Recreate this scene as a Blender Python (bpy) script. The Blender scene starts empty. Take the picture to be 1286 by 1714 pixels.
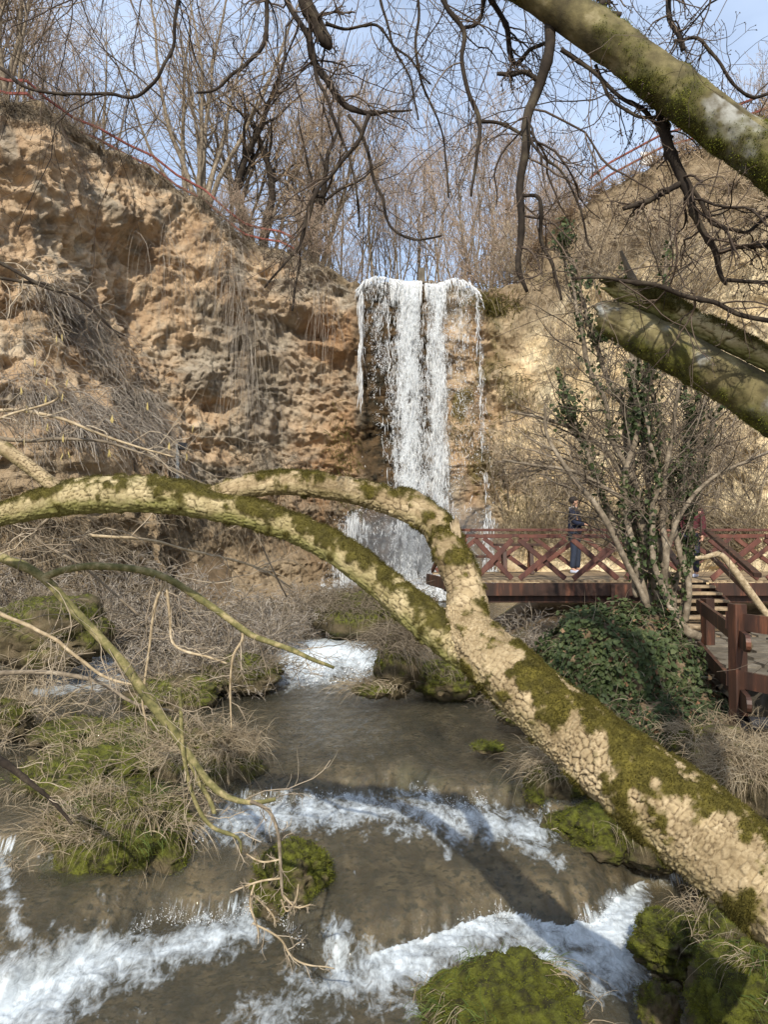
import bpy, math, random
import numpy as np
from mathutils import Vector, Matrix
RNG = np.random.default_rng(7)
PI = math.pi
# ------------------------------------------------------------------ camera, light, exposure
SC = bpy.context.scene
COL = SC.collection
EYE = np.array([0.0, 0.0, 3.3])
PITCH = math.radians(1.53)
FPX = 1238.0
cd = bpy.data.cameras.new('camera')
cam = bpy.data.objects.new('camera', cd)
COL.objects.link(cam)
SC.camera = cam
cam.location = EYE
cam.rotation_euler = (PI / 2 + PITCH, 0, 0)
cd.sensor_fit = 'VERTICAL'
cd.sensor_height = 36.0
cd.lens = 36.0 * FPX / 1714.0
cd.clip_start = 0.05
cd.clip_end = 2000.0
SUN_EL, SUN_AZ = math.radians(37), math.radians(189)     # azimuth clockwise from +Y: behind, a little to the left
sun_dir = Vector((math.sin(SUN_AZ) * math.cos(SUN_EL), math.cos(SUN_AZ) * math.cos(SUN_EL), math.sin(SUN_EL)))
W = bpy.data.worlds.new('World')
SC.world = W
W.use_nodes = True
wn, wl = W.node_tree.nodes, W.node_tree.links
wn.clear()
sky = wn.new('ShaderNodeTexSky')
sky.sky_type = 'NISHITA'
sky.sun_disc = False
sky.sun_elevation = SUN_EL
sky.sun_rotation = SUN_AZ
sky.air_density = 1.0
sky.dust_density = 1.6
sky.ozone_density = 1.2
bg = wn.new('ShaderNodeBackground')
bg.inputs['Strength'].default_value = 0.15
wo = wn.new('ShaderNodeOutputWorld')
tcw = wn.new('ShaderNodeTexCoord')
mpw = wn.new('ShaderNodeMapping')
mpw.inputs['Scale'].default_value = (1.0, 1.0, 3.0)
nzw = wn.new('ShaderNodeTexNoise')
nzw.inputs['Scale'].default_value = 2.6
nzw.inputs['Detail'].default_value = 6
nzw.inputs['Roughness'].default_value = 0.55
rpw = wn.new('ShaderNodeValToRGB')
rpw.color_ramp.elements[0].position = 0.36
rpw.color_ramp.elements[0].color = (.42, .42, .42, 1)
rpw.color_ramp.elements[1].position = 0.72
rpw.color_ramp.elements[1].color = (0.80, 0.80, 0.80, 1)
mxw = wn.new('ShaderNodeMixRGB')
mxw.inputs[2].default_value = (4.9, 5.9, 7.6, 1)          # thin high cloud veil
wl.new(tcw.outputs['Generated'], mpw.inputs['Vector'])
wl.new(mpw.outputs[0], nzw.inputs['Vector'])
wl.new(nzw.outputs['Fac'], rpw.inputs['Fac'])
wl.new(rpw.outputs['Color'], mxw.inputs[0])
wl.new(sky.outputs[0], mxw.inputs[1])
wl.new(mxw.outputs[0], bg.inputs['Color'])
wl.new(bg.outputs[0], wo.inputs['Surface'])
sl = bpy.data.lights.new('sun', 'SUN')
sl.energy = 4.8
sl.angle = math.radians(0.6)
sl.color = (1.0, 0.93, 0.82)
so = bpy.data.objects.new('sun', sl)
COL.objects.link(so)
so.location = (0, 0, 60)
so.rotation_euler = sun_dir.to_track_quat('Z', 'Y').to_euler()
SC.view_settings.view_transform = 'Standard'
SC.view_settings.look = 'None'
SC.view_settings.exposure = 0.22
SC.view_settings.gamma = 1.0
SC.view_settings.use_curve_mapping = False
SC.render.engine = 'CYCLES'
SC.cycles.max_bounces = 6
SC.cycles.transparent_max_bounces = 12
SC.cycles.use_denoising = True

# ------------------------------------------------------------------ helpers
cp, sp = math.cos(PITCH), math.sin(PITCH)
def P(px, py, Y):
    """a place seen at pixel (px, py) of the photograph, Y metres down the valley"""
    a = (np.asarray(px, float) - 643) / FPX
    b = (857 - np.asarray(py, float)) / FPX
    d = np.stack(np.broadcast_arrays(a, cp - b * sp, sp + b * cp), -1)
    return EYE + d * (np.asarray(Y, float) / d[..., 1])[..., None]
def G(px, py, z):
    a = (px - 643) / FPX; b = (857 - py) / FPX
    d = np.array([a, cp - b * sp, sp + b * cp])
    return EYE + d * ((z - EYE[2]) / d[2])
def to_px(V):
    r = V - EYE
    f = r[..., 1] * cp + r[..., 2] * sp
    u = -r[..., 1] * sp + r[..., 2] * cp
    return 643 + FPX * r[..., 0] / f, 857 - FPX * u / f
def hsh(ix, iy, iz, seed):
    h = (ix.astype(np.int64) * 374761393 + iy.astype(np.int64) * 668265263 + iz.astype(np.int64) * 2147483647 + seed * 1274126177) & 0xffffffff
    h = ((h ^ (h >> 13)) * 1274126177) & 0xffffffff
    h = ((h ^ (h >> 16)) * 2246822519) & 0xffffffff
    h = h ^ (h >> 15)
    return (h & 0xffffff) / float(0xffffff)
def vn(x, y, z, seed=0):
    x, y, z = np.broadcast_arrays(x, y, z)
    ix, iy, iz = np.floor(x), np.floor(y), np.floor(z)
    fx, fy, fz = x - ix, y - iy, z - iz
    fx, fy, fz = [f * f * f * (f * (f * 6 - 15) + 10) for f in (fx, fy, fz)]
    r = 0
    for a in (0, 1):
        for b in (0, 1):
            for c in (0, 1):
                w = (fx if a else 1 - fx) * (fy if b else 1 - fy) * (fz if c else 1 - fz)
                r = r + w * hsh(ix + a, iy + b, iz + c, seed)
    return r * 2 - 1
def fbm(x, y, z, o=4, seed=0, gain=0.5, ridged=False):
    r = 0; a = 1.0; t = 0
    for k in range(o):
        n = vn(x, y, z, seed + k * 17)
        if ridged: n = 1 - 2 * np.abs(n)
        r = r + a * n; t += a; a *= gain
        x, y, z = x * 2.03 + 3.1, y * 2.01 + 1.7, z * 2.02 + 9.2
    return r / t
def vor(u, v, seed, wrapu=None):
    """F1, F2 and the cell's random number of a jittered cell pattern"""
    iu, iv = np.floor(u), np.floor(v)
    f1 = np.full(u.shape, 9.0); f2 = np.full(u.shape, 9.0); idr = np.zeros(u.shape)
    for a in (-1, 0, 1):
        for b in (-1, 0, 1):
            cu, cv = iu + a, iv + b
            hu = np.mod(cu, wrapu) if wrapu else cu
            ju = cu + .15 + .7 * hsh(hu, cv, cu * 0, seed); jv = cv + .15 + .7 * hsh(hu, cv, cu * 0 + 5, seed)
            d = np.sqrt((u - ju) ** 2 + (v - jv) ** 2)
            rr = hsh(hu, cv, cu * 0 + 9, seed)
            near = d < f1
            f2 = np.where(near, f1, np.minimum(f2, d))
            idr = np.where(near, rr, idr)
            f1 = np.where(near, d, f1)
    return f1, f2, idr
def sst(a, b, x):
    t = np.clip((x - a) / (b - a), 0, 1)
    return t * t * (3 - 2 * t)
def unit(v):
    return v / np.maximum(np.linalg.norm(v, axis=-1, keepdims=True), 1e-9)

def tag(o, label=None, cat=None, group=None, kind=None):
    if label: o['label'] = label
    if cat: o['category'] = cat
    if group: o['group'] = group
    if kind: o['kind'] = kind
    return o
def mesh_data(name, V, F, mat=None, smooth=True, attrs=None):
    V = np.asarray(V, np.float32).reshape(-1, 3)
    Fs = [np.asarray(f, np.int32) for f in (F if isinstance(F, list) else [F]) if len(f)]
    me = bpy.data.meshes.new(name)
    me.vertices.add(len(V)); me.vertices.foreach_set('co', V.ravel())
    loops = np.concatenate([f.ravel() for f in Fs])
    sizes = np.concatenate([np.full(len(f), f.shape[1], np.int32) for f in Fs])
    starts = np.concatenate([[0], np.cumsum(sizes)[:-1]]).astype(np.int32)
    me.loops.add(len(loops)); me.loops.foreach_set('vertex_index', loops)
    me.polygons.add(len(sizes)); me.polygons.foreach_set('loop_start', starts)
    me.update(calc_edges=True)
    me.polygons.foreach_set('use_smooth', np.full(len(sizes), bool(smooth)))
    for k, a in (attrs or {}).items():
        at = me.attributes.new(k, 'FLOAT', 'POINT')
        at.data.foreach_set('value', np.asarray(a, np.float32).ravel())
    if mat: me.materials.append(mat)
    me.validate()
    return me
def link(name, me, parent=None, loc=None):
    o = bpy.data.objects.new(name, me)
    COL.objects.link(o)
    if parent is not None:
        o.parent = parent
        if loc is None: o.location = -Vector(parent.location) if parent.parent is None else (0, 0, 0)
    if loc is not None: o.location = loc
    return o
def obj(name, V, F, mat, parent=None, **k):
    return link(name, mesh_data(name, V, F, mat, **k), parent)
def empty(name, loc, label, cat, group=None, kind=None):
    o = bpy.data.objects.new(name, None)
    COL.objects.link(o)
    o.location = [float(c) for c in loc]
    o.empty_display_size = 0.1
    return tag(o, label, cat, group, kind)
def centre_mesh(o):
    """move a lone mesh's origin to the foot of its shape"""
    me = o.data
    co = np.empty(len(me.vertices) * 3, np.float32); me.vertices.foreach_get('co', co); co = co.reshape(-1, 3)
    c = np.array([co[:, 0].mean(), co[:, 1].mean(), co[:, 2].min()])
    me.vertices.foreach_set('co', (co - c).astype(np.float32).ravel()); me.update()
    o.location = Vector(c.tolist()) + o.location
    return o
def gridF(nr, nc, wrap=False):
    i = np.arange(nr - 1)[:, None]; j = np.arange(nc if wrap else nc - 1)[None]
    j2 = (j + 1) % nc
    return np.stack([i * nc + j, i * nc + j2, (i + 1) * nc + j2, (i + 1) * nc + j], -1).reshape(-1, 4)
class MB:
    """gathers shapes for ONE mesh"""
    def __init__(s): s.V = []; s.F = []; s.n = 0
    def add(s, V, F):
        V = np.asarray(V, float).reshape(-1, 3)
        for f in (F if isinstance(F, list) else [F]):
            if len(f): s.F.append(np.asarray(f) + s.n)
        s.V.append(V); s.n += len(V); return s
    def tubes(s, Pn, R, sides=4, cap=False):
        Pn = np.asarray(Pn, float); R = np.asarray(R, float)
        if Pn.ndim == 2: Pn = Pn[None]; R = R[None]
        B, n, _ = Pn.shape
        if B == 0: return s
        T = np.gradient(Pn, axis=1); T = unit(T)
        ax = unit(Pn[:, -1] - Pn[:, 0])
        ref = np.where(np.abs(ax[:, 2:3]) < 0.75, [[0., 0., 1.]], [[0.83, 0.55, 0.]])[:, None, :]
        N = unit(np.cross(T, ref)); Bn = np.cross(T, N)
        a = np.arange(sides) * 2 * PI / sides
        V = Pn[:, :, None] + R[:, :, None, None] * (np.cos(a)[None, None, :, None] * N[:, :, None] + np.sin(a)[None, None, :, None] * Bn[:, :, None])
        base = gridF(n, sides, True)[:, ::-1]
        F = (base[None] + (np.arange(B) * n * sides)[:, None, None]).reshape(-1, 4)
        fs = [F]
        if cap:
            e = np.arange(sides)
            fs.append((e[None] + (np.arange(B) * n * sides)[:, None]))
            fs.append(((n - 1) * sides + e[::-1][None] + (np.arange(B) * n * sides)[:, None]))
        return s.add(V, fs)
    def scatter(s, tv, tf, pos, M, sc):
        tv = np.asarray(tv, float); pos = np.asarray(pos)
        V = pos[:, None] + np.einsum('nij,kj->nki', M, tv) * np.asarray(sc)[:, None, None]
        for f in (tf if (isinstance(tf, list) and np.ndim(tf[0]) == 2) else [tf]):
            f = np.asarray(f)
            s.F.append((f[None] + (np.arange(len(pos)) * len(tv))[:, None, None]).reshape(-1, f.shape[1]) + s.n)
        s.V.append(V.reshape(-1, 3)); s.n += V.shape[0] * V.shape[1]; return s
    def box(s, c, size, M=None, bev=0.0):
        h = np.array(size) / 2
        if bev <= 0:
            v = np.array([[x, y, z] for x in (-1, 1) for y in (-1, 1) for z in (-1, 1)]) * h
            f = np.array([[0, 1, 3, 2], [4, 6, 7, 5], [0, 4, 5, 1], [2, 3, 7, 6], [0, 2, 6, 4], [1, 5, 7, 3]])
            fs = [f]
        else:
            b = bev; q = []
            # long axis first: bevelled outline swept along the longest side
            ax = int(np.argmax(h)); o = [i for i in range(3) if i != ax]
            hy, hz = h[o[0]], h[o[1]]
            ring = [(-hy + b, -hz), (hy - b, -hz), (hy, -hz + b), (hy, hz - b), (hy - b, hz), (-hy + b, hz), (-hy, hz - b), (-hy, -hz + b)]
            for e in (-1, 1):
                for r in ring:
                    p = [0, 0, 0]; p[ax] = e * h[ax]; p[o[0]] = r[0]; p[o[1]] = r[1]; q.append(p)
            v = np.array(q); k = 8
            f = np.array([[i, (i + 1) % k, k + (i + 1) % k, k + i] for i in range(k)])
            fs = [f, np.array([list(range(k))[::-1]]), np.array([list(range(k, 2 * k))])]
            if ax == 1: fs = [x[:, ::-1] for x in fs]
        if M is not None: v = v @ np.array(M).T
        return s.add(v + np.array(c), fs)
    def beam(s, a, b, w, h, bev=0.006, up=(0, 0, 1)):
        a = np.array(a, float); b = np.array(b, float); d = b - a; L = np.linalg.norm(d); d = d / L
        x = np.cross(d, up); x /= np.linalg.norm(x); z = np.cross(x, d)
        return s.box((a + b) / 2, (w, L, h), np.stack([x, d, z], 1), bev)
    def data(s, name, mat, smooth=True, attrs=None): return mesh_data(name, np.concatenate(s.V), s.F, mat, smooth, attrs)
    def obj(s, name, mat, parent=None, smooth=True): return link(name, s.data(name, mat, smooth), parent)

def grow(S, D, L, R0, n=6, wob=.15, grav=0.0, rt=.35, rng=RNG):
    S = np.asarray(S, float); B = len(S)
    L = np.broadcast_to(L, (B,)); R0 = np.broadcast_to(R0, (B,))
    d = unit(np.asarray(D, float)); Pn = np.empty((B, n, 3)); Pn[:, 0] = S
    st = (L / (n - 1))[:, None]
    for i in range(1, n):
        d = unit(d + rng.normal(0, wob, (B, 3)) + np.array([0, 0, grav]))
        Pn[:, i] = Pn[:, i - 1] + d * st
    R = R0[:, None] * np.linspace(1, rt, n)[None]
    return Pn, R, np.array(L)
def kids(par, k, tmin=.2, ang=.8, lf=.5, rf=.6, tmax=1.0, lvar=.4, rng=RNG):
    Pn, R, L = par; B, n, _ = Pn.shape
    idx = np.repeat(np.arange(B), k)
    t = rng.uniform(tmin, tmax, len(idx)) * (n - 1)
    i = np.minimum(t.astype(int), n - 2); f = (t - i)[:, None]
    S = Pn[idx, i] * (1 - f) + Pn[idx, i + 1] * f
    T = unit(Pn[idx, i + 1] - Pn[idx, i])
    pr = unit(np.cross(T, rng.normal(0, 1, (len(idx), 3))))
    a = (ang * rng.uniform(.6, 1.4, len(idx)))[:, None]
    D = T * np.cos(a) + pr * np.sin(a)
    r = R[idx, i] * (1 - f[:, 0]) + R[idx, i + 1] * f[:, 0]
    frac = t / (n - 1)
    LL = L[idx] * lf * rng.uniform(1 - lvar, 1 + lvar, len(idx)) * (1.15 - .6 * frac)
    return S, D, LL, r * rf
def spline(pts, m):
    """Catmull-Rom through rows of any width, m rows out, even in arc length of the first three columns"""
    p = np.asarray(pts, float); p = np.vstack([2 * p[0] - p[1], p, 2 * p[-1] - p[-2]])
    out = []
    for i in range(1, len(p) - 2):
        t = np.linspace(0, 1, 24, endpoint=False)[:, None]
        a, b, c, d = p[i - 1], p[i], p[i + 1], p[i + 2]
        out.append(.5 * ((2 * b) + (-a + c) * t + (2 * a - 5 * b + 4 * c - d) * t ** 2 + (-a + 3 * b - 3 * c + d) * t ** 3))
    out.append(p[-2][None]); q = np.vstack(out)
    s = np.concatenate([[0], np.cumsum(np.linalg.norm(np.diff(q[:, :3], axis=0), axis=1))])
    u = np.linspace(0, s[-1], m)
    return np.stack([np.interp(u, s, q[:, k]) for k in range(q.shape[1])], 1)
def pxpath(pts, m, Y=None):
    """rows (px, py, Y, radius in px) or (px, py, radius in px) at distance Y -> points and radii in metres"""
    p = np.asarray(pts, float)
    if Y is not None: p = np.column_stack([p[:, 0], p[:, 1], np.broadcast_to(Y, len(p)), p[:, 2]])
    w = P(p[:, 0], p[:, 1], p[:, 2])
    q = spline(np.column_stack([w, p[:, 3] * p[:, 2] / FPX]), m)
    return q[:, :3], q[:, 3]
def randM(n, rng=RNG, tilt=None, nrm=None):
    """random frames; with nrm the z axis leans about nrm by up to tilt"""
    z = unit(rng.normal(0, 1, (n, 3))) if nrm is None else unit(nrm + rng.normal(0, tilt, (n, 3)))
    x = unit(np.cross(z, rng.normal(0, 1, (n, 3)))); y = np.cross(z, x)
    return np.stack([x, y, z], -1)
def blades(mb, S, D, L, w, n=4, droop=.3, wob=.08, rng=RNG):
    """flat tapered grass blades"""
    Pn, _, _ = grow(S, D, L, 1.0, n, wob, -droop, rng=rng)
    B = len(Pn); T = unit(np.gradient(Pn, axis=1))
    side = unit(np.cross(T, unit(rng.normal(0, 1, (B, 3)))[:, None, :]))
    ww = np.broadcast_to(w, (B,))[:, None, None] * np.linspace(1, .12, n)[None, :, None] * .5
    V = np.stack([Pn - side * ww, Pn + side * ww], 2).reshape(B, n * 2, 3)
    f = gridF(n, 2); F = (f[None] + (np.arange(B) * n * 2)[:, None, None]).reshape(-1, 4)
    mb.add(V, F)

# ------------------------------------------------------------------ materials
def mat(name, stops, scale=3.0, detail=6, rough=.8, bump=.3, bscale=None, stretch=(1, 1, 1), rot=(0, 0, 0), spec=.3, bdist=.02, obj_coord=True,
        over=None, trans=None, speck=None, rand=0.0):
    """noise-driven colour ramp with bump.  over: list of (attribute, colour) laid on top by a vertex attribute."""
    m = bpy.data.materials.new(name); m.use_nodes = True
    n, l = m.node_tree.nodes, m.node_tree.links; b = n['Principled BSDF']
    b.inputs['Roughness'].default_value = rough
    b.inputs['Specular IOR Level'].default_value = spec
    tc = n.new('ShaderNodeTexCoord'); mp = n.new('ShaderNodeMapping')
    mp.inputs['Scale'].default_value = stretch; mp.inputs['Rotation'].default_value = rot
    l.new(tc.outputs['Object'], mp.inputs['Vector'])
    nz = n.new('ShaderNodeTexNoise'); nz.inputs['Scale'].default_value = scale; nz.inputs['Detail'].default_value = detail
    nz.inputs['Roughness'].default_value = .62
    l.new(mp.outputs[0], nz.inputs['Vector'])
    r = n.new('ShaderNodeValToRGB'); e = r.color_ramp.elements
    while len(e) < len(stops): e.new(.5)
    for i, (p, c) in enumerate(stops):
        e[i].position = p; e[i].color = (*c, 1)
    l.new(nz.outputs['Fac'], r.inputs['Fac'])
    out = r.outputs['Color']
    def mix(fac, c1, c2, mode='MIX'):
        x = n.new('ShaderNodeMixRGB'); x.blend_type = mode
        for s, v in ((x.inputs[0], fac), (x.inputs[1], c1), (x.inputs[2], c2)):
            if hasattr(v, 'node'): l.new(v, s)
            elif isinstance(v, tuple): s.default_value = (*v, 1)
            else: s.default_value = v
        return x.outputs[0]
    if speck:
        n2 = n.new('ShaderNodeTexNoise'); n2.inputs['Scale'].default_value = speck[0]; n2.inputs['Detail'].default_value = 4
        l.new(mp.outputs[0], n2.inputs['Vector'])
        r2 = n.new('ShaderNodeValToRGB'); r2.color_ramp.elements[0].position = speck[2]; r2.color_ramp.elements[1].position = speck[3]
        l.new(n2.outputs['Fac'], r2.inputs['Fac'])
        out = mix(r2.outputs['Color'], out, speck[1])
    for a in (over or []):
        at = n.new('ShaderNodeAttribute'); at.attribute_name = a[0]
        c2 = a[1]
        if len(a) > 2:
            n3 = n.new('ShaderNodeTexNoise'); n3.inputs['Scale'].default_value = a[3]; n3.inputs['Detail'].default_value = 5
            l.new(mp.outputs[0], n3.inputs['Vector'])
            r3 = n.new('ShaderNodeValToRGB'); r3.color_ramp.elements[0].position = .35; r3.color_ramp.elements[1].position = .65
            r3.color_ramp.elements[0].color = (*a[1], 1); r3.color_ramp.elements[1].color = (*a[2], 1)
            l.new(n3.outputs['Fac'], r3.inputs['Fac']); c2 = r3.outputs['Color']
        out = mix(at.outputs['Fac'], out, c2)
    if rand:
        oi = n.new('ShaderNodeObjectInfo'); mr = n.new('ShaderNodeMapRange')
        mr.inputs['To Min'].default_value = 1 - rand; mr.inputs['To Max'].default_value = 1 + rand
        l.new(oi.outputs['Random'], mr.inputs['Value'])
        hs = n.new('ShaderNodeHueSaturation'); l.new(mr.outputs[0], hs.inputs['Value']); l.new(out, hs.inputs['Color']); out = hs.outputs['Color']
    l.new(out, b.inputs['Base Color'])
    if bump:
        nb = n.new('ShaderNodeTexNoise'); nb.inputs['Scale'].default_value = bscale or scale * 4; nb.inputs['Detail'].default_value = 8
        nb.inputs['Roughness'].default_value = .7
        l.new(mp.outputs[0], nb.inputs['Vector'])
        bp = n.new('ShaderNodeBump'); bp.inputs['Strength'].default_value = bump; bp.inputs['Distance'].default_value = bdist
        l.new(nb.outputs['Fac'], bp.inputs['Height']); l.new(bp.outputs[0], b.inputs['Normal'])
    if trans:
        b.inputs['Subsurface Weight'].default_value = 0
        t = n.new('ShaderNodeBsdfTranslucent'); l.new(out, t.inputs['Color'])
        ms = n.new('ShaderNodeMixShader'); ms.inputs[0].default_value = trans
        l.new(b.outputs[0], ms.inputs[1]); l.new(t.outputs[0], ms.inputs[2]); l.new(ms.outputs[0], n['Material Output'].inputs['Surface'])
    m.diffuse_color = (*stops[len(stops) // 2][1], 1)
    return m
def islandmat(name, cols, rough=.8, trans=.2, spec=.2, patch=0):
    """each loose piece of the mesh (blade, leaf, twig) takes its own colour from the ramp"""
    m = bpy.data.materials.new(name); m.use_nodes = True
    n, l = m.node_tree.nodes, m.node_tree.links; b = n['Principled BSDF']
    b.inputs['Roughness'].default_value = rough; b.inputs['Specular IOR Level'].default_value = spec
    g = n.new('ShaderNodeNewGeometry'); r = n.new('ShaderNodeValToRGB'); e = r.color_ramp.elements
    while len(e) < len(cols): e.new(.5)
    for i, c in enumerate(cols):
        e[i].position = i / (len(cols) - 1); e[i].color = (*c, 1)
    if patch:
        tc = n.new('ShaderNodeTexCoord'); q = n.new('ShaderNodeTexNoise'); q.inputs['Scale'].default_value = patch; q.inputs['Detail'].default_value = 4; l.new(tc.outputs['Object'], q.inputs['Vector'])
        mr = n.new('ShaderNodeMapRange'); mr.inputs['From Min'].default_value = .3; mr.inputs['From Max'].default_value = .7; l.new(q.outputs['Fac'], mr.inputs['Value'])
        mm = n.new('ShaderNodeMix'); mm.inputs[0].default_value = .6; l.new(g.outputs['Random Per Island'], mm.inputs[2]); l.new(mr.outputs[0], mm.inputs[3]); l.new(mm.outputs[0], r.inputs['Fac'])
    else: l.new(g.outputs['Random Per Island'], r.inputs['Fac'])
    l.new(r.outputs[0], b.inputs['Base Color'])
    if trans:
        t = n.new('ShaderNodeBsdfTranslucent'); l.new(r.outputs[0], t.inputs['Color'])
        ms = n.new('ShaderNodeMixShader'); ms.inputs[0].default_value = trans
        l.new(b.outputs[0], ms.inputs[1]); l.new(t.outputs[0], ms.inputs[2]); l.new(ms.outputs[0], n['Material Output'].inputs['Surface'])
    return m
M = {}
M['rock'] = mat('tufa_rock', [(.28, (.19, .125, .08)), (.42, (.42, .29, .175)), (.55, (.56, .41, .26)), (.7, (.67, .55, .39))], scale=.9, detail=12, rough=.95, bump=1.0,
                bscale=7, bdist=.16, spec=.1, speck=(1.7, (.26, .225, .17), .52, .72),
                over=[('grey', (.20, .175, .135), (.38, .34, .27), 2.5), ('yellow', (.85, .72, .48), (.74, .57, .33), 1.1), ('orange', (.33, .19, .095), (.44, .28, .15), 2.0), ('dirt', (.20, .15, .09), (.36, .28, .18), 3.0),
                      ('wet', (.035, .03, .02), (.13, .085, .045), 3.0), ('moss', (.05, .055, .012), (.14, .125, .03), 4.0)])
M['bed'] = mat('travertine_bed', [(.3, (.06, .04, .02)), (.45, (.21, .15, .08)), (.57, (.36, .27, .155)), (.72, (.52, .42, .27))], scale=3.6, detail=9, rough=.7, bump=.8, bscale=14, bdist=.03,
               speck=(16, (.06, .048, .02), .5, .64), over=[('streak_shade', (.05, .038, .018), (.11, .085, .04), 5.0), ('earth', (.10, .07, .04), (.17, .12, .07), 6.0), ('moss', (.04, .05, .008), (.10, .10, .02), 12.0)])
M['earth'] = mat('leafy_earth', [(.35, (.07, .05, .03)), (.5, (.15, .105, .06)), (.65, (.24, .18, .11))], scale=3, rough=.95, bump=.8, bscale=14, bdist=.04)
M['boulder'] = mat('mossy_stone', [(.35, (.045, .035, .018)), (.5, (.10, .078, .04)), (.66, (.17, .13, .075))], scale=4, detail=10, rough=.9, bump=1.0, bscale=38, bdist=.035,
                   over=[('moss', (.030, .028, .008), (.13, .14, .018), 14.0)])
M['moss'] = islandmat('moss_tufts', [(.034, .030, .009), (.075, .076, .012), (.15, .165, .018), (.28, .30, .035)], trans=.3, patch=11)
M['moss_log'] = islandmat('log_moss', [(.03, .026, .007), (.062, .053, .011), (.10, .085, .016), (.16, .135, .035)], trans=.25, patch=9)
M['moss_dry'] = islandmat('dry_moss_tufts', [(.06, .055, .012), (.11, .10, .02), (.17, .14, .04)], trans=.25)
M['straw'] = islandmat('dead_grass', [(.13, .10, .06), (.26, .205, .13), (.43, .35, .235), (.60, .53, .39)], trans=.3, patch=5)
M['straw_dark'] = islandmat('weathered_grass', [(.10, .08, .055), (.18, .145, .10), (.30, .25, .18)], trans=.2)
M['green_grass'] = islandmat('green_grass', [(.04, .07, .015), (.09, .13, .03), (.16, .18, .05)], trans=.3)
M['ivy'] = islandmat('ivy_leaf', [(.016, .026, .009), (.032, .048, .016), (.055, .075, .026), (.12, .135, .055)], rough=.6, trans=.15, spec=.22, patch=2.5)
M['deadleaf'] = islandmat('dead_leaf', [(.10, .05, .025), (.20, .11, .06), (.30, .19, .11)], trans=.15)
M['bark_dark'] = mat('dark_bark', [(.35, (.014, .010, .007)), (.55, (.034, .025, .017)), (.7, (.075, .062, .04))], scale=14, rough=.9, bump=.6, bscale=60, bdist=.004)
M['bark_mid'] = mat('grey_brown_bark', [(.35, (.10, .08, .055)), (.55, (.21, .17, .12)), (.7, (.33, .28, .21))], scale=10, rough=.9, bump=.6, bscale=40, bdist=.006)
M['bark_olive'] = mat('olive_bark', [(.32, (.07, .07, .025)), (.5, (.16, .145, .055)), (.66, (.33, .27, .14))], scale=16, rough=.85, bump=.5, bscale=70, bdist=.004)
M['bark_pale'] = mat('pale_bark', [(.32, (.20, .15, .085)), (.55, (.38, .30, .19)), (.7, (.50, .42, .29))], scale=18, rough=.8, bump=.5, bscale=70, bdist=.003)
M['twig_dark'] = islandmat('dark_twigs', [(.03, .022, .016), (.07, .05, .036), (.15, .115, .085)], trans=0)
M['twig_mid'] = islandmat('brown_twigs', [(.17, .12, .075), (.34, .25, .165), (.52, .41, .28)], trans=0)
M['twig_pale'] = islandmat('pale_twigs', [(.18, .14, .10), (.32, .26, .185), (.46, .385, .28)], trans=0)
M['twig_pink'] = islandmat('pinkish_twigs', [(.26, .18, .13), (.40, .30, .22), (.54, .43, .32)], trans=0)
M['twig_grey'] = islandmat('grey_twigs', [(.13, .11, .09), (.25, .215, .175), (.42, .375, .31)], trans=0)
# ------------------------------------------------------------------ the stream: levels and falls
_fa = np.array([(-700, 1760), (-200, 1720), (0, 1690), (120, 1622), (230, 1562), (340, 1540), (430, 1532), (480, 1560), (560, 1618), (640, 1602), (700, 1572), (760, 1560), (870, 1548), (1000, 1555), (1060, 1502), (1150, 1482), (1286, 1480), (1700, 1480)], float)
_A = np.array([G(a, b, 0.0)[:2] for a, b in _fa])
_fb = np.array([(-600, 1400), (-100, 1420), (60, 1450), (340, 1412), (400, 1352), (500, 1345), (600, 1340), (680, 1326), (760, 1350), (880, 1347), (920, 1380), (1000, 1400), (1286, 1390), (1700, 1390)], float)
_B = np.array([G(a, b, 0.34)[:2] for a, b in _fb])
def yA(x): return np.interp(x, _A[:, 0], _A[:, 1]) + .07 * fbm(x * 6, x * 0 + 3, x * 0, 3, 5) + .14 * vn(x * 2.1, x * 0 + 3, x * 0, 6)
def yB(x): return np.interp(x, _B[:, 0], _B[:, 1]) + .09 * fbm(x * 5, x * 0 + 3, x * 0, 3, 8) + .16 * vn(x * 1.9, x * 0 + 3, x * 0, 9)
def wz(x, y):
    a, b = yA(x), yB(x)
    wd = .10 + .22 * (.5 + .5 * vn(x * 1.7, x * 0, x * 0, 15)); n2 = fbm(x * 1.5, y * 1.1, x * 0, 3, 16)
    z = .24 * (.62 * sst(-.02, wd, y - a) + .38 * sst(-.02, .55, y - a)) + .05 * n2 * sst(0, .4, y - a) * (1 - sst(-.5, -.1, y - b)) + .10 * sst(0, 1, (y - a - .15) / np.maximum(b - a - .15, .3)) + .24 * (.66 * sst(-.02, wd, y - b) + .34 * sst(-.02, .5, y - b)) + .03 * n2 * np.exp(-((y - b - .5) / .4) ** 2)
    z = z + .06 * sst(8.6, 12.4, y) + .26 * sst(12.6, 15.6, y) + .10 * sst(16, 26, y)
    return z
_xr = np.array([(-5, 0), (1.5, .3), (2.5, .7), (3, 1.0), (4, 2.0), (5, 2.7), (6, 3.1), (7, 3.3), (8, 3.4), (9, 3.3), (10.5, 2.3), (12, 2.0), (14, 1.8), (17, 1.9), (20, 2.6), (23, 4.0), (30, 5)])
_xl = np.array([(-5, 0), (1.5, -.3), (2.5, -2.0), (3, -3.0), (5, -4.2), (8, -6.2), (12, -7.4), (16, -7.8), (20, -6.6), (24, -4.2), (30, -4)])
def bankd(x, y):
    return np.maximum(x - np.interp(y, _xr[:, 0], _xr[:, 1]), np.interp(y, _xl[:, 0], _xl[:, 1]) - x)
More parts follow.
